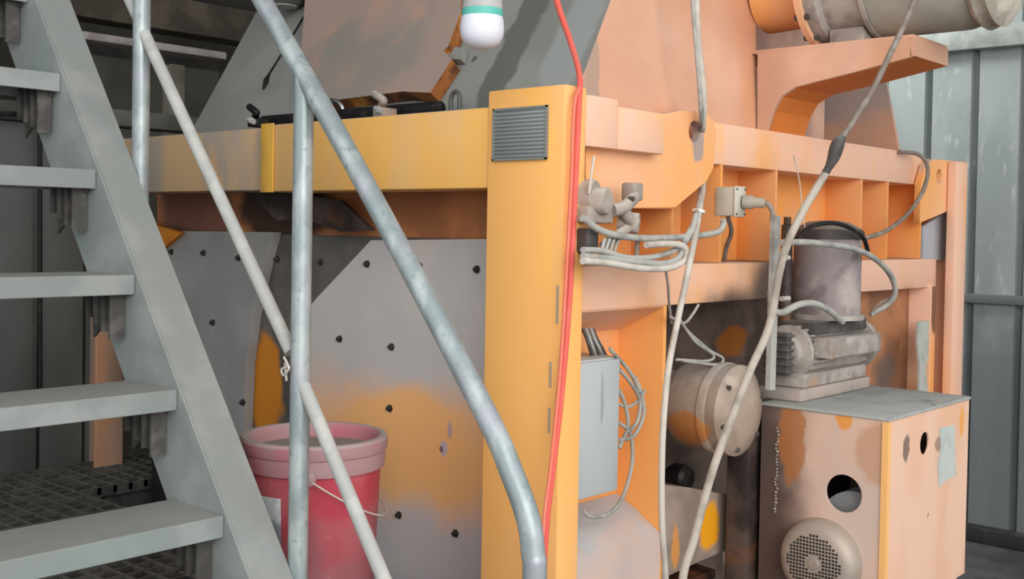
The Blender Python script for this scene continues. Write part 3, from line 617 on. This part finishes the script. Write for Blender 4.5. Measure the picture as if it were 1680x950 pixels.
# lump on the back corner of the guard
bm = bmesh.new(); bmesh.ops.create_icosphere(bm, subdivisions=2, radius=.02, matrix=Matrix.Translation(V((xg1-.012, yg1-.02, zgt+.020))) @ Matrix.Diagonal((1, .9, .75, 1)))
for v in bm.verts: v.co += V((random.uniform(-.002, .002),)*3)
tag(from_bm('cement_lump', bm, M_cement, None, True, 70), 'pale lump of cement at the back corner of the belt guard top', 'lump')
# oily column at the left of the guard
cx_ = A(1258, 780, xg0-.03)
tag(box('oily_upright', (xg0-.03, max(yg1+.001, -.004), 0), (xg0+.03, .055, B(1262, 640, 0).z), M_dark, None, .004), 'dark oily steel upright at the left back edge of belt guard', 'upright')
# ================================================================ GREASE PUMP on the guard
pump = thing('grease_pump', (xg0+.1, -.12, zgt+.006), 'dust covered grease pump with cylindrical tank standing on the belt guard', 'pump')
PYc = -.035
tcx = B(1357, 440, PYc); depth_px = (V((tcx.x, PYc, 0))-V((CAM.x, CAM.y, 0))).dot(_f)
def pr(px): return px*depth_px/F
zt_ = B(1357, 384, PYc).z; zb_t = B(1357, 514, PYc).z; trd = pr(54)
M_tank = mat('tank_dusty_mauve', (142, 130, 130), [('noise', (172, 160, 154), 8, .42, .6, .95), ('noise', (108, 96, 98), 10, .54, .66, .8), ('noise', (188, 178, 170), 20, .6, .75, .6)], .7, 0, .3)
M_lid = mat('lid_black', (66, 60, 58), [('up', (150, 142, 132), .5, .98, .85), ('noise', (100, 92, 86), 14, .5, .7, .7)], .6)
o_ = V((tcx.x, PYc, 0))
lathe('tank', [(0, zb_t), (trd, zb_t), (trd, zt_), (0, zt_)], o_, (0, 0, 1), M_tank, pump, 40)
lathe('tank_lid', [(0, zt_-.012), (trd*1.06, zt_-.012), (trd*1.07, zt_+.006), (trd*.98, zt_+.014), (trd*.6, zt_+.03), (trd*.25, zt_+.034), (0, zt_+.034)], o_, (0, 0, 1), M_lid, pump, 40, None, 50)
lathe('tank_flange', [(0, zb_t-.012), (trd*1.12, zb_t-.012), (trd*1.12, zb_t), (0, zb_t)], o_, (0, 0, 1), M_dirty, pump, 40)
zm0 = B(1340, 632, PYc).z; zm0 = zgt+.007
zblk = B(1345, 545, PYc).z
bx0 = B(1300, 560, PYc).x; bx1 = B(1392, 560, PYc).x
box('pump_block', (bx0+.02, PYc-.05, zblk), (bx1, PYc+.05, zb_t-.012), M_steel, pump, .006)
zmc = B(1350, 575, PYc-.04).z; mrad = pr(40)
mxa = B(1295, 575, PYc).x; mxb = B(1396, 575, PYc).x
bm = bmesh.new()
add_lathe(bm, [(0, 0), (mrad*.86, 0), (mrad*.86, mxb-mxa), (0, mxb-mxa)], V((mxa, PYc, zmc)), (1, 0, 0), 40)
for k in range(18):
    an = k*math.tau/18; a_ = V((0, math.cos(an), math.sin(an)))
    add_prism(bm, [V((mxa+.012, PYc, zmc))+a_*mrad*.8+V((0, -a_.z, a_.y))*.002, V((mxb-.008, PYc, zmc))+a_*mrad*.8+V((0, -a_.z, a_.y))*.002, V((mxb-.008, PYc, zmc))+a_*mrad*1.02+V((0, -a_.z, a_.y))*.001, V((mxa+.012, PYc, zmc))+a_*mrad*1.02+V((0, -a_.z, a_.y))*.001], V((0, a_.z, -a_.y))*.0035)
from_bm('motor_body', bm, M_dirty, pump, True, 40)
lathe('motor_end_cap', [(0, 0), (mrad*1.1, 0), (mrad*1.12, .012), (mrad*1.04, .03), (mrad*.8, .044), (0, .05)], V((mxb, PYc, zmc)), (1, 0, 0), M_dirty, pump, 40, None, 50)
lathe('motor_mount', [(0, 0), (mrad*1.05, 0), (mrad*1.05, -.012), (mrad*.7, -.014), (mrad*.7, -.04), (0, -.04)], V((mxa, PYc, zmc)), (1, 0, 0), M_dirty, pump, 32)
box('terminal_box', (mxa+.02, PYc-mrad-.035, zmc-.012), (mxb-.03, PYc-mrad*.8, zmc+.036), M_dirty, pump, .006)
box('foot', (mxa-.02, PYc-.05, zmc-mrad-.02), (mxb-.015, PYc+.05, zmc-mrad*.8), M_dirty, pump, .004)
box('base_plate', (mxa-.045, PYc-.055, zgt+.0065), (mxb+.0, PYc+.055, zmc-mrad-.021) if zmc-mrad-.021 > zgt+.012 else (mxb, PYc+.055, zgt+.02), mat('base_plate_dusty', (176, 160, 150), [('noise', (150, 144, 138), 9, .45, .65, .8)], .8), pump, .005)
# finned valve block at left of the motor
bm = bmesh.new()
vx = B(1272, 575, PYc).x
add_box(bm, (vx, PYc-.03, zmc-.05), (vx+.022, PYc+.03, zmc+.05))
for k in range(6): add_box(bm, (vx-.004, PYc-.034, zmc-.045+k*.017), (vx+.03, PYc+.034, zmc-.039+k*.017))
bevel(bm, .001, 1); from_bm('valve_block', bm, M_steel, pump)
# dark pipework column behind, left of tank
px_c = B(1290, 440, PYc+.04)
lathe('oil_line', [(0, zblk), (.014, zblk), (.014, zt_+.02), (.009, zt_+.022), (.009, zt_+.04), (0, zt_+.04)], V((px_c.x, PYc+.04, 0)), (0, 0, 1), M_dark, pump, 16)
for yy in (423, 490):
    q = B(1286, yy, PYc-.02); lathe('hose_fitting', [(0, 0), (.006, 0), (.006, .035), (0, .035)], q-V((.012, 0, 0)), (1, 0, 0), M_white, pump, 10)
# standing pale channel left of the pump
ch = [B(1266, 480, -.06), B(1281, 352, -.06)]
prism('cable_channel', [B(x_, y_, -.06) for x_, y_ in [(1263, 640), (1268, 470), (1272, 353), (1281, 355), (1277, 470), (1272, 640)]], (0, .012, 0), M_gcable, pump, .001)
# ================================================================ SHAFT HOUSING in the middle bay
sh = thing('shaft_end_motor', (.6, .1, .9), 'dusty round shaft end housing with domed cap in the dark bay', 'motor')
cpt = B(1214, 674, -.02); axm = V((0, 1, 0)); R_ = .104
M_drum = mat('drum_dusty', (176, 158, 142), [('noise', (150, 130, 114), 7, .42, .62, .9), ('noise', (208, 190, 172), 16, .56, .72, .7), ('spot', (200, 130, 64), (cpt.x-.1, .06, cpt.z-.04), (.1, .06, .04), .85, .6, 14), ('up', (178, 172, 164), .35, .95, .85)], .55, .15, .3)
lathe('end_cap', [(0, -.016), (R_*.5, -.014), (R_*.86, -.006), (R_, .004), (R_, .03), (0, .03)], cpt, axm, M_drum, sh, 48, None, 50)
lathe('drum', [(0, .03), (R_*1.0, .03), (R_*1.03, .034), (R_*1.03, .05), (R_*.985, .054), (R_*.985, .125), (R_*.9, .145), (0, .145)], cpt, axm, M_drum, sh, 48)
lathe('neck', [(0, .145), (R_*.72, .145), (R_*.72, .40), (0, .40)], cpt, axm, M_drum, sh, 40)
for k in range(6):
    an = k*math.tau/6+.3; lathe('cap_bolt', [(0, -.012), (.006, -.012), (.006, .004), (0, .004)], cpt+V((math.cos(an)*R_*.84, 0, math.sin(an)*R_*.84)), axm, M_steel, sh, 6)
box('mounting_bracket', (cpt.x-.03, .2, cpt.z-R_*1.5), (cpt.x+.03, .23, cpt.z-R_*.6), M_dark, sh, .003)
# black valve knob below it
kb = thing('black_valve', B(1115, 800, .2), 'black valve knob under the round shaft housing', 'valve')
kc = B(1116, 783, .17)
lathe('valve_knob', [(0, -.025), (.024, -.025), (.033, -.015), (.033, .015), (.024, .03), (0, .03)], kc, (0, 1, 0), M_black, kb, 24)
tube('valve_stem', [kc+V((0, .02, 0)), kc+V((0, .05, .01)), kc+V((0, .06, .04)), V((kc.x, kc.y+.06, cpt.z-R_*.70))], .009, M_steel, kb, 12)
# slanted gear housing with yellow patch
M_gearh = mat('gear_housing_dirty', (168, 148, 134), [('noise', (136, 118, 108), 7, .4, .6, .8), ('noise', (158, 140, 126), 11, .56, .72, .7), ('spot', (250, 168, 30), tuple(B(1164, 862, .085)), (.042, .3, .055), 1.0, .45, 16), ('spot', (226, 150, 70), tuple(B(1108, 900, .085)), (.016, .3, .05), .8, .6, 16)], .6, 0, .3)
gh = [(1082, 795), (1130, 800), (1240, 820), (1246, 880), (1215, 893), (1150, 920), (1090, 948), (1076, 960)]
tag(prism('gear_housing', [B(x_, y_, .085) for x_, y_ in gh], (0, .3, 0), M_gearh, None, .018), 'grimy gear housing with bright yellow paint patch below shaft housing', 'housing')
tag(prism('drip_tray', [V((x_f+.02, .07, .70)), V((xg0-.045, .07, .70)), V((xg0-.045, .38, .72)), V((x_f+.02, .38, .72))], (0, 0, -.02), M_rust, None, .003), 'oily rusty tray below the gear housing', 'tray')
rp = B(1186, 905, .07)
tag(tube('oil_drain_rod', [V((rp.x, .065, rp.z)), V((rp.x, .065, .682))], .0045, M_dirty, None, 8, False), 'thin drain rod hanging below the yellow paint patch', 'rod')
# ================================================================ JUNCTION BOX
yJ = .075
j0 = B(950, 590, yJ); j1 = B(1014, 590, yJ); zj1 = B(985, 588, yJ).z; zj0 = B(985, 812, yJ).z
jb = thing('junction_box', ((j0.x+j1.x)/2, yJ+.05, zj0), 'tall grey electrical junction box beside the orange corner post', 'junction box')
M_jb = mat('junction_grey', (186, 192, 192), [('noise', (170, 176, 176), 8, .45, .65, .7, (1, 1, .4)), ('spot', (140, 146, 146), tuple(B(983, 655, yJ)), (.006, .1, .06), .6, .6, 20), ('up', (196, 190, 182), .4, .9, .7)], .55)
jl = px_w+.004
box('enclosure', (jl, yJ, zj0), (j1.x, yJ+.1, zj1), M_jb, jb, .004)
box('cover', (jl+.002, yJ-.008, zj0+.004), (j1.x-.003, yJ, zj1-.004), M_jb, jb, .003)
box('conduit_bracket', (jl+.006, yJ+.02, zj0-.035), (jl+.04, yJ+.06, zj0), M_rust, jb, .003)
lathe('cable_gland', [(0, 0), (.018, 0), (.018, .015), (.014, .02), (.014, .03), (0, .03)], V((jl+.035, yJ+.05, zj1)), (0, 0, 1), M_steel, jb, 12)
for k in range(5):
    p = [B(957+k*4, 540, yJ+.05), B(963+k*4, 556, yJ+.035), B(968+k*5, 572, yJ+.035), B(974+k*6, 592, yJ+.05)]
    tag(tube('control_cable', p, .0042, M_gcable if k % 2 else M_steel, None, 8), 'grey cable of the short bunch entering the junction box top', 'cable', 'cable bunch on top of the junction box')
loops = [([(1000, 572), (1030, 606), (1050, 640), (1056, 680), (1040, 715), (1016, 722)], 'outermost grey loop of cable right of junction box'),
         ([(1016, 606), (1036, 630), (1050, 658), (1046, 690), (1034, 706)], 'middle grey loop of cable right of junction box'),
         ([(1016, 640), (1026, 665), (1030, 700), (1016, 735)], 'short inner loop of cable on the junction box side'),
         ([(1016, 694), (1034, 712), (1037, 760), (1022, 815), (1000, 842), (970, 848), (956, 838)], 'long lower cable looping under the junction box')]
for pts_, lb in loops:
    tag(tube('looped_cable', [B(x_, y_, yJ-.004) for x_, y_ in pts_], .0042, M_gcable, None, 8), lb, 'cable')
p = [B(1014, 662, yJ), B(1030, 668, yJ), B(1050, 655, yJ), B(1058, 640, yJ)]
tag(tube('looped_cable', p, .0034, M_gcable, None, 8), 'thin wire curling out sideways from the junction box', 'cable')
lathe_o = tube('cable_tag', [B(1041, 620, yJ-.004), B(1050, 641, yJ-.004)], .0062, M_white, None, 10, False)
tag(lathe_o, 'white cable marker sleeve on the outer junction box loop', 'cable marker')
# ================================================================ VALVE CLUSTER in the upper bay
yV = .0
va = thing('pneumatic_valve', B(1005, 400, .06), 'dusty pneumatic valve cluster in the upper left bay of frame', 'valve')
M_val = mat('valve_dusty', (176, 164, 152), [('noise', (150, 138, 128), 14, .42, .62, .8), ('up', (196, 188, 176), .3, .9, .8)], .85, 0, .4)
yv_ = yL-.062
def cyl_b(name, px, py, yy, r, ln, ax, m=M_val, par=va, n=24):
    c = B(px, py, yy); return lathe(name, [(0, 0), (r*.92, 0), (r, .003), (r, ln), (0, ln)], c, ax, m, par, n)
cyl_b('regulator', 998, 330, yv_-.015, .026, .06, (-.25, 1, 0))
cyl_b('regulator_body', 978, 322, yv_+.01, .032, .03, (-.3, 1, 0))
box('valve_body', B(964, 366, yv_+.0), B(1008, 340, yv_+.0)+V((0, .045, 0)), M_val, va, .006)
tube('valve_arm', [B(1004, 345, yv_), B(1024, 340, yv_-.005), B(1042, 322, yv_-.005)], .013, M_val, va, 10)
c = B(1040, 318, yv_); box('solenoid', c+V((-.017, -.012, -.014)), c+V((.017, .02, .022)), M_val, va, .005)
cyl_b('solenoid_knob', 1040, 326, yv_-.02, .005, .012, (0, 1, 0), M_steel)
tube('valve_arm', [B(1022, 342, yv_), B(1030, 356, yv_-.005), B(1042, 366, yv_-.01)], .012, M_val, va, 10)
cyl_b('filter_bowl', 1048, 367, yv_-.012, .021, .04, (-.5, 1, .1))
tube('valve_arm', [B(1032, 372, yv_), B(1010, 388, yv_), B(990, 404, yv_)], .010, M_val, va, 10)
tube('drain_tube', [B(1046, 386, yv_), B(1045, 410, yv_), B(1044, 427, yv_)], .005, M_val, va, 8)
box('bottom_block', B(964, 416, yv_), B(984, 374, yv_)+V((0, .04, 0)), M_steel, va, .006)
for k in range(4):
    tube('thin_tube', [B(992+k*8, 392, yv_-.012), B(988+k*7, 408, yv_-.016), B(984+k*8, 424, yv_-.012)], .0035, M_gcable, va, 6)
tag(tube('capillary_wire', [B(975, 256, yv_), B(971, 280, yv_), B(966, 318, yv_)], .0028, M_white, None, 6), 'thin pale wire rising to the left of the dusty valve', 'wire')
# cables around the valve cluster
yK = yL-.08
def cab(name, pts, yy, r, m, label, n=10):
    P = [B(p_[0], p_[1], p_[2] if len(p_) > 2 else yy) for p_ in pts]
    if pts[0][1] < -10:                                # runs on up to the roof
        e_ = P[0]-P[1]; st = e_.length*1.4; d_ = e_.normalized(); up = []; p_ = P[0]
        while True:
            d_ = (d_*.7+V((0, 0, .3))).normalized(); n_ = p_+d_*st
            if n_.z > 4.6: up.append(V((p_.x, p_.y, 4.98))); break
            up.append(n_); p_ = n_; st *= 1.35
        P = up[::-1]+P
    if pts[-1][1] > 960:                               # runs on down to the floor
        q_ = P[-1]; P = P+[V((q_.x, q_.y-.02, q_.z-.25)), V((q_.x, q_.y-.02, .02))]
    return tag(tube(name, P, r, m, None, n), label, 'cable')
cab('thick_cable', [(956, 358), (990, 380), (1040, 390), (1100, 390), (1150, 386), (1178, 380), (1187, 368), (1186, 360)], yK, .0068, M_gcable, 'thick grey cable swagging under the dusty valve to right rib')
cab('thick_cable', [(956, 410), (990, 412), (1030, 423), (1080, 420), (1116, 405), (1132, 385), (1142, 352)], yK-.006, .006, M_gcable, 'grey cable rising from lower bundle to the white tie')
cab('coiled_cable', [(956, 428), (1000, 432), (1050, 440), (1095, 440), (1122, 428), (1126, 412), (1116, 402), (1090, 400), (1060, 402)], yK-.018, .0068, M_white, 'pale coil of cable looping on the lower beam edge')
cab('coiled_cable', [(956, 420), (1000, 424), (1050, 430), (1090, 432), (1112, 423), (1118, 410), (1108, 400)], yK-.012, .0062, M_gcable, 'inner grey coil of cable nested in the pale one')
# hanging cable bundle from above over the lug
yU = yL-.03
M_hang = mat('dark_grey_cable', (124, 126, 122), [('noise', (160, 160, 154), 20, .5, .68, .8)], .7)
thru = [(1150, 206, yL-.012), (1147, 226, yL+.04), (1148, 262, .086), (1150, 300, .076)]
cab('hanging_cable', [(1135, -30, .0), (1139, 40, .0), (1148, 150, .0)]+thru+[(1147, 330, .02), (1138, 364, -.04), (1120, 398, -.05)], yU, .0048, M_gcable, 'left grey cable hanging from above through the lifting lug hole')
cab('hanging_cable', [(1142, -30, -.004), (1145, 60, -.004), (1154, 150, -.004)]+[(a_+3.5, b_, c_) for a_, b_, c_ in thru]+[(1150, 330, .02), (1138, 400, -.07), (1113, 520, -.07), (1096, 610, -.07), (1087, 720, -.07), (1086, 850, -.07), (1093, 970, -.07)], yU, .0066, M_white, 'long off white cable dropping past the round shaft housing to floor')
cab('hanging_cable', [(1139, -30, .004), (1142, 70, .004), (1147, 130, .004), (1152, 180, .004), (1150, 204, .015), (1149, 222, .07)], yU, .004, M_hang, 'thin dark cable between the two hanging from above')
tie = B(1146, 347, -.008)
tag(lathe('cable_tie', [(.0125, -.003), (.0142, -.003), (.0142, .003), (.0125, .003), (.0125, -.003)], tie, (.25, 0, 1), mat('white_tie', (232, 226, 214), (), .5), None, 16), 'white cable tie round the hanging cables below the lug', 'cable tie')
# red cables on the post
yr = -.012
cab('red_cable', [(908, -30, -.02), (916, 10, -.02), (938, 75, -.02), (951, 125, -.014), (950, 170), (944, 300), (935, 480), (922, 640), (906, 780), (897, 860), (893, 965)], yr, .0055, M_red, 'red cable hanging down the edge of orange corner post')
cab('red_cable', [(953, 140, -.013), (942, 175), (937, 300), (929, 450), (918, 620), (903, 770), (893, 850), (888, 965)], yr-.006, .0036, mat('faded_red_cable', (236, 124, 100), [('noise', (232, 150, 128), 8, .5, .7, .6)], .6), 'thinner faded red cable alongside the red one on the post')
# big diagonal cable
cab('diagonal_cable', [(1506, -20, -.36), (1488, 30, -.355), (1462, 85, -.345), (1430, 150, -.33), (1382, 226, -.30)], 0, .0062, M_dcable, 'thin tan cable slanting down from the roof to the taped joint')
P = [B(1382, 224, -.30), B(1374, 238, -.295), B(1366, 262, -.285), B(1352, 288, -.27)]
tag(tube('taped_joint', P, lambda t: .006+.006*math.sin(max(0, min(1, t*1.2))*math.pi)+.002, M_steel, None, 12), 'dark taped joint on the slanting cable above the grease pump', 'cable joint')
cab('diagonal_cable', [(1354, 285, -.272), (1318, 345, -.25), (1292, 400, -.235), (1278, 450, -.225), (1262, 535, -.215), (1232, 605, -.20), (1212, 655, -.19), (1170, 770, -.17), (1140, 880, -.16), (1118, 975, -.15)], 0, .0084, M_dcable if False else mat('tan_grey_cable', (186, 176, 162), [('noise', (150, 140, 128), 16, .45, .62, .9)], .75), 'thick dusty cable slanting from taped joint past the shaft housing')
# hoses at the pump
cab('grease_hose', [(1283, 398, -.15), (1330, 398, -.16), (1400, 408, -.15), (1440, 428, -.14), (1463, 455, -.13), (1468, 482, -.12), (1455, 500, -.10), (1428, 516, -.07)], -.15, .0072, M_gcable, 'pale hose arching around the front of the pump tank')
cab('grease_hose', [(1264, 480, -.07), (1267, 505, -.10), (1282, 513, -.125), (1310, 500, -.135), (1335, 498, -.135), (1358, 508, -.135), (1382, 528, -.11)], -.2, .0078, M_gcable, 'short pale hose curving below the pump tank')
cab('grease_hose', [(1415, 392, -.02), (1455, 378, -.02), (1490, 350, -.01), (1515, 312, -.01), (1522, 275, -.01), (1508, 254, .02), (1475, 249, .052)], -.02, .0062, M_dcable, 'brown grey hose looping from tank lid up to top beam')
cab('lid_strap', [(1308, 392), (1330, 372), (1365, 366), (1395, 374), (1416, 390), (1424, 412)], PYc-trd-.02, .0055, M_black, 'black strap over the lid of the pump tank')
cab('thin_wire', [(1430, 512), (1440, 500), (1465, 486)], -.1, .003, M_dcable, 'short thin brown wire below the arching hose end')
tag(tube('thin_wire', [B(x_, y_, -.05) for x_, y_ in [(1302, 255), (1312, 300), (1316, 345), (1322, 382)]], .0016, M_white, None, 6), 'hair thin pale wire hanging from the top beam left of tank', 'wire')
# wires bunch behind the long white cable
for k, (pts_, lb) in enumerate([([(1112, 520), (1130, 545), (1165, 575), (1186, 588), (1175, 598), (1120, 592)], 'outer wire of loose loop above the shaft housing'),
                 ([(1116, 525), (1140, 560), (1170, 582), (1160, 592), (1110, 590)], 'inner wire of loose loop above the shaft housing'),
                 ([(1100, 520), (1122, 530), (1136, 516), (1146, 500)], 'short pale wire hooked over the lower beam edge')]):
    cab('loose_wire', pts_, .03, .0032, M_gcable, lb, 8)
cab('loose_wire', [(1092, 440, -.05), (1096, 470, -.02), (1098, 500, .02), (1102, 530, .05)], 0, .003, M_gcable, 'thin wire dropping from the coil past the web plate', 8)
# ================================================================ small white electrical box
eb = thing('socket_box', B(1205, 350, .06), 'small white electrical socket box with broken plug on orange rib', 'electrical box')
e0 = B(1186, 352, .02); e1 = B(1213, 308, .02)
M_eb = mat('old_white_plastic', (206, 200, 182), [('noise', (180, 172, 154), 12, .45, .65, .8)], .6)
xr1 = B(1183, 380, yC+.001).x+.006
ec = B(1199, 331, .045)
rotm = Matrix.Rotation(math.radians(-24), 3, 'Z')
box('housing', ec+V((-.022, -.02, -.034)), ec+V((.022, .03, .034)), M_eb, eb, .004)
box('face_plate', ec+V((-.024, -.026, -.036)), ec+V((.024, -.02, .036)), M_eb, eb, .003)
lathe('plug', [(0, 0), (.016, 0), (.017, .02), (.012, .03), (.012, .05), (0, .055)], ec+V((.008, -.026, .0)), (.5, -1, -.05), mat('plug_grey', (176, 168, 152), [('noise', (150, 142, 128), 18, .45, .65, .8)], .7), eb, 14)
tube('plug_tail', [ec+V((.03, -.075, 0)), ec+V((.042, -.085, -.02)), ec+V((.042, -.085, -.045))], .006, M_val, eb, 8)
for sx_, sz_ in ((-.018, -.029), (.018, -.029), (-.018, .029), (.018, .029)):
    lathe('screw', [(0, -.028), (.0025, -.028), (.0025, -.025), (0, -.025)], ec+V((sx_, 0, sz_)), (0, 1, 0), M_steel, eb, 8)
tag(tube('box_cable', [ec+V((-.004, .005, -.034)), B(1200, 380, .07), B(1192, 405, .1), B(1188, 428, .12)], .0055, M_dcable, None, 8), 'brown grey cable hanging under the small white socket box', 'cable')
# ================================================================ RED BUCKET
bc = A(516, 712, -.195); bz1 = bc.z; br = 120*((bc-CAM).dot(FW))/F
bk = thing('plastic_bucket', (bc.x, bc.y, PZ), 'faded red plastic bucket with dusty rim behind the stair post', 'bucket')
hb_ = bz1-PZ
dr = lambda r: r*br
M_bkt = mat('bucket_red', (190, 70, 84), [('noise', (204, 110, 116), 6, .42, .62, .7), ('noise', (150, 110, 112), 4, .5, .68, .6), ('band', (176, 120, 124), (0, 0, 1), PZ+.16, PZ+.03, .8), ('noise', (205, 170, 168), 30, .66, .76, .7)], .5)
M_rim = mat('bucket_rim_dusty', (196, 116, 126), [('noise', (176, 146, 148), 5, .4, .6, .9), ('up', (176, 166, 162), .2, .8, .95)], .6)
M_ins = mat('bucket_inside_dusty', (150, 132, 130), [('noise', (120, 112, 108), 8, .42, .6, .8), ('noise', (190, 90, 96), 5, .6, .7, .6), ('up', (150, 142, 136), .4, .9, .9)], .8)
ob_ = V((bc.x, bc.y, PZ+.001))
lathe('bucket_body', [(0, 0), (dr(.80), 0), (dr(.815), .004), (dr(.915), hb_-.035), (dr(.87), hb_-.035), (dr(.78), .008), (0, .008)], ob_, (0, 0, 1), [M_bkt, M_ins], bk, 56, [0, 0, 0, 0, 1, 1])
lathe('lid_ring', [(dr(.86), hb_-.062), (dr(.955), hb_-.062), (dr(.965), hb_-.055), (dr(.965), hb_-.03), (dr(.985), hb_-.028), (dr(1.0), hb_-.02), (dr(1.0), hb_-.006), (dr(.975), hb_), (dr(.9), hb_), (dr(.86), hb_-.012), (dr(.86), hb_-.062)], ob_, (0, 0, 1), M_rim, bk, 56, None, 30)
lathe('cement_fill', [(0, hb_-.034), (dr(.4), hb_-.028), (dr(.855), hb_-.03), (dr(.855), hb_-.045), (0, hb_-.05)], ob_, (0, 0, 1), M_ins, bk, 40)
# handle ear and wire bail at the right side
rgt = V((math.cos(YAW-math.pi/2), math.sin(YAW-math.pi/2), 0)); fwd = V((math.cos(YAW), math.sin(YAW), 0))
eax = (-fwd*.95+rgt*.1).normalized(); hax = V((0, 0, 1)).cross(eax)
ear = V((bc.x, bc.y, bz1-.06))+eax*br*.985
lathe('handle_ear', [(0, -.012), (.014, -.012), (.014, .006), (.008, .01), (0, .01)], ear, eax, M_rim, bk, 14)
ear2 = V((bc.x, bc.y, bz1-.06))-eax*br*.985
lathe('handle_ear', [(0, -.012), (.014, -.012), (.014, .006), (.008, .01), (0, .01)], ear2, -eax, M_rim, bk, 14)
hp = []
for k in range(13):
    an = math.pi*k/12; hp.append(V((bc.x, bc.y, bz1-.06))+eax*math.cos(an)*(br*1.0+.006)+hax*math.sin(an)*br*1.0+V((0, 0, -math.sin(an)*.10)))
tube('wire_handle', hp, .0019, M_white, bk, 8, True, 3)
# paper label: curved patch on the bucket wall
bm = bmesh.new(); ang0 = math.atan2(-fwd.y, -fwd.x)
rows = []
for i in range(9):
    for_row = []
    for j in range(2):
        an = ang0 - math.radians(66) + math.radians(48)*i/8
        zz = .155 + j*.10; rr = br*(.815+(.915-.815)*zz/(hb_-.035))+.0015
        for_row.append(bm.verts.new(V((bc.x+math.cos(an)*rr, bc.y+math.sin(an)*rr, PZ+zz))))
    rows.append(for_row)
for a_, b_ in zip(rows, rows[1:]): bm.faces.new((a_[0], b_[0], b_[1], a_[1]))
lb = from_bm('paper_label', bm, mat('label_white', (196, 198, 198), [('band', (120, 128, 140), (0, 0, 1), PZ+.215, PZ+.195, .8), ('noise', (150, 154, 160), 30, .5, .65, .6)], .6), bk, True)
lb['label'] = 'whitish paper label with a faded blue grey lower half'
sm = lb.modifiers.new('thickness', 'SOLIDIFY'); sm.thickness = .001
# ================================================================ LIGHT BULB
bp = A(791, 40, -.12); bw = 36.5*((bp-CAM).dot(FW))/F
bulb = thing('led_bulb', (bp.x, bp.y, A(791, 80, -.12).z), 'unlit white bulb with teal band hanging above the side beam', 'light bulb')
M_bg = mat('bulb_diffuser', (226, 226, 234), [('up', (190, 188, 190), .2, .9, .6)], .35)
M_bb = mat('bulb_housing', (184, 182, 180), [('noise', (160, 158, 156), 8, .45, .65, .7)], .5)
M_teal = mat('bulb_teal', (96, 186, 172), [], .45)
zc = bp.z-.0; k_ = bw/36.5
zB = A(791, 81, -.12).z
lathe('diffuser', [(0, 0), (bw*.45, k_*2), (bw*.78, k_*9), (bw*.95, k_*20), (bw*1.0, k_*32), (bw*.97, k_*46), (bw*.93, k_*53), (0, k_*53)], V((bp.x, bp.y, zB)), (0, 0, 1), M_bg, bulb, 40, None, 60)
lathe('colour_band', [(0, k_*53), (bw*.935, k_*53), (bw*.92, k_*65), (0, k_*65)], V((bp.x, bp.y, zB)), (0, 0, 1), M_teal, bulb, 40)
lathe('housing', [(0, k_*65), (bw*.92, k_*65), (bw*.86, k_*90), (bw*.6, k_*120), (bw*.4, k_*135), (0, k_*135)], V((bp.x, bp.y, zB)), (0, 0, 1), M_bb, bulb, 40, None, 50)
lathe('lamp_holder', [(0, k_*135), (bw*.42, k_*135), (bw*.42, k_*175), (bw*.15, k_*185), (0, k_*185)], V((bp.x, bp.y, zB)), (0, 0, 1), M_black, bulb, 24)
tube('flex', [V((bp.x, bp.y, zB+k_*180)), V((bp.x+.005, bp.y, 3.5)), V((bp.x, bp.y, 4.999))], .003, M_black, bulb, 8)
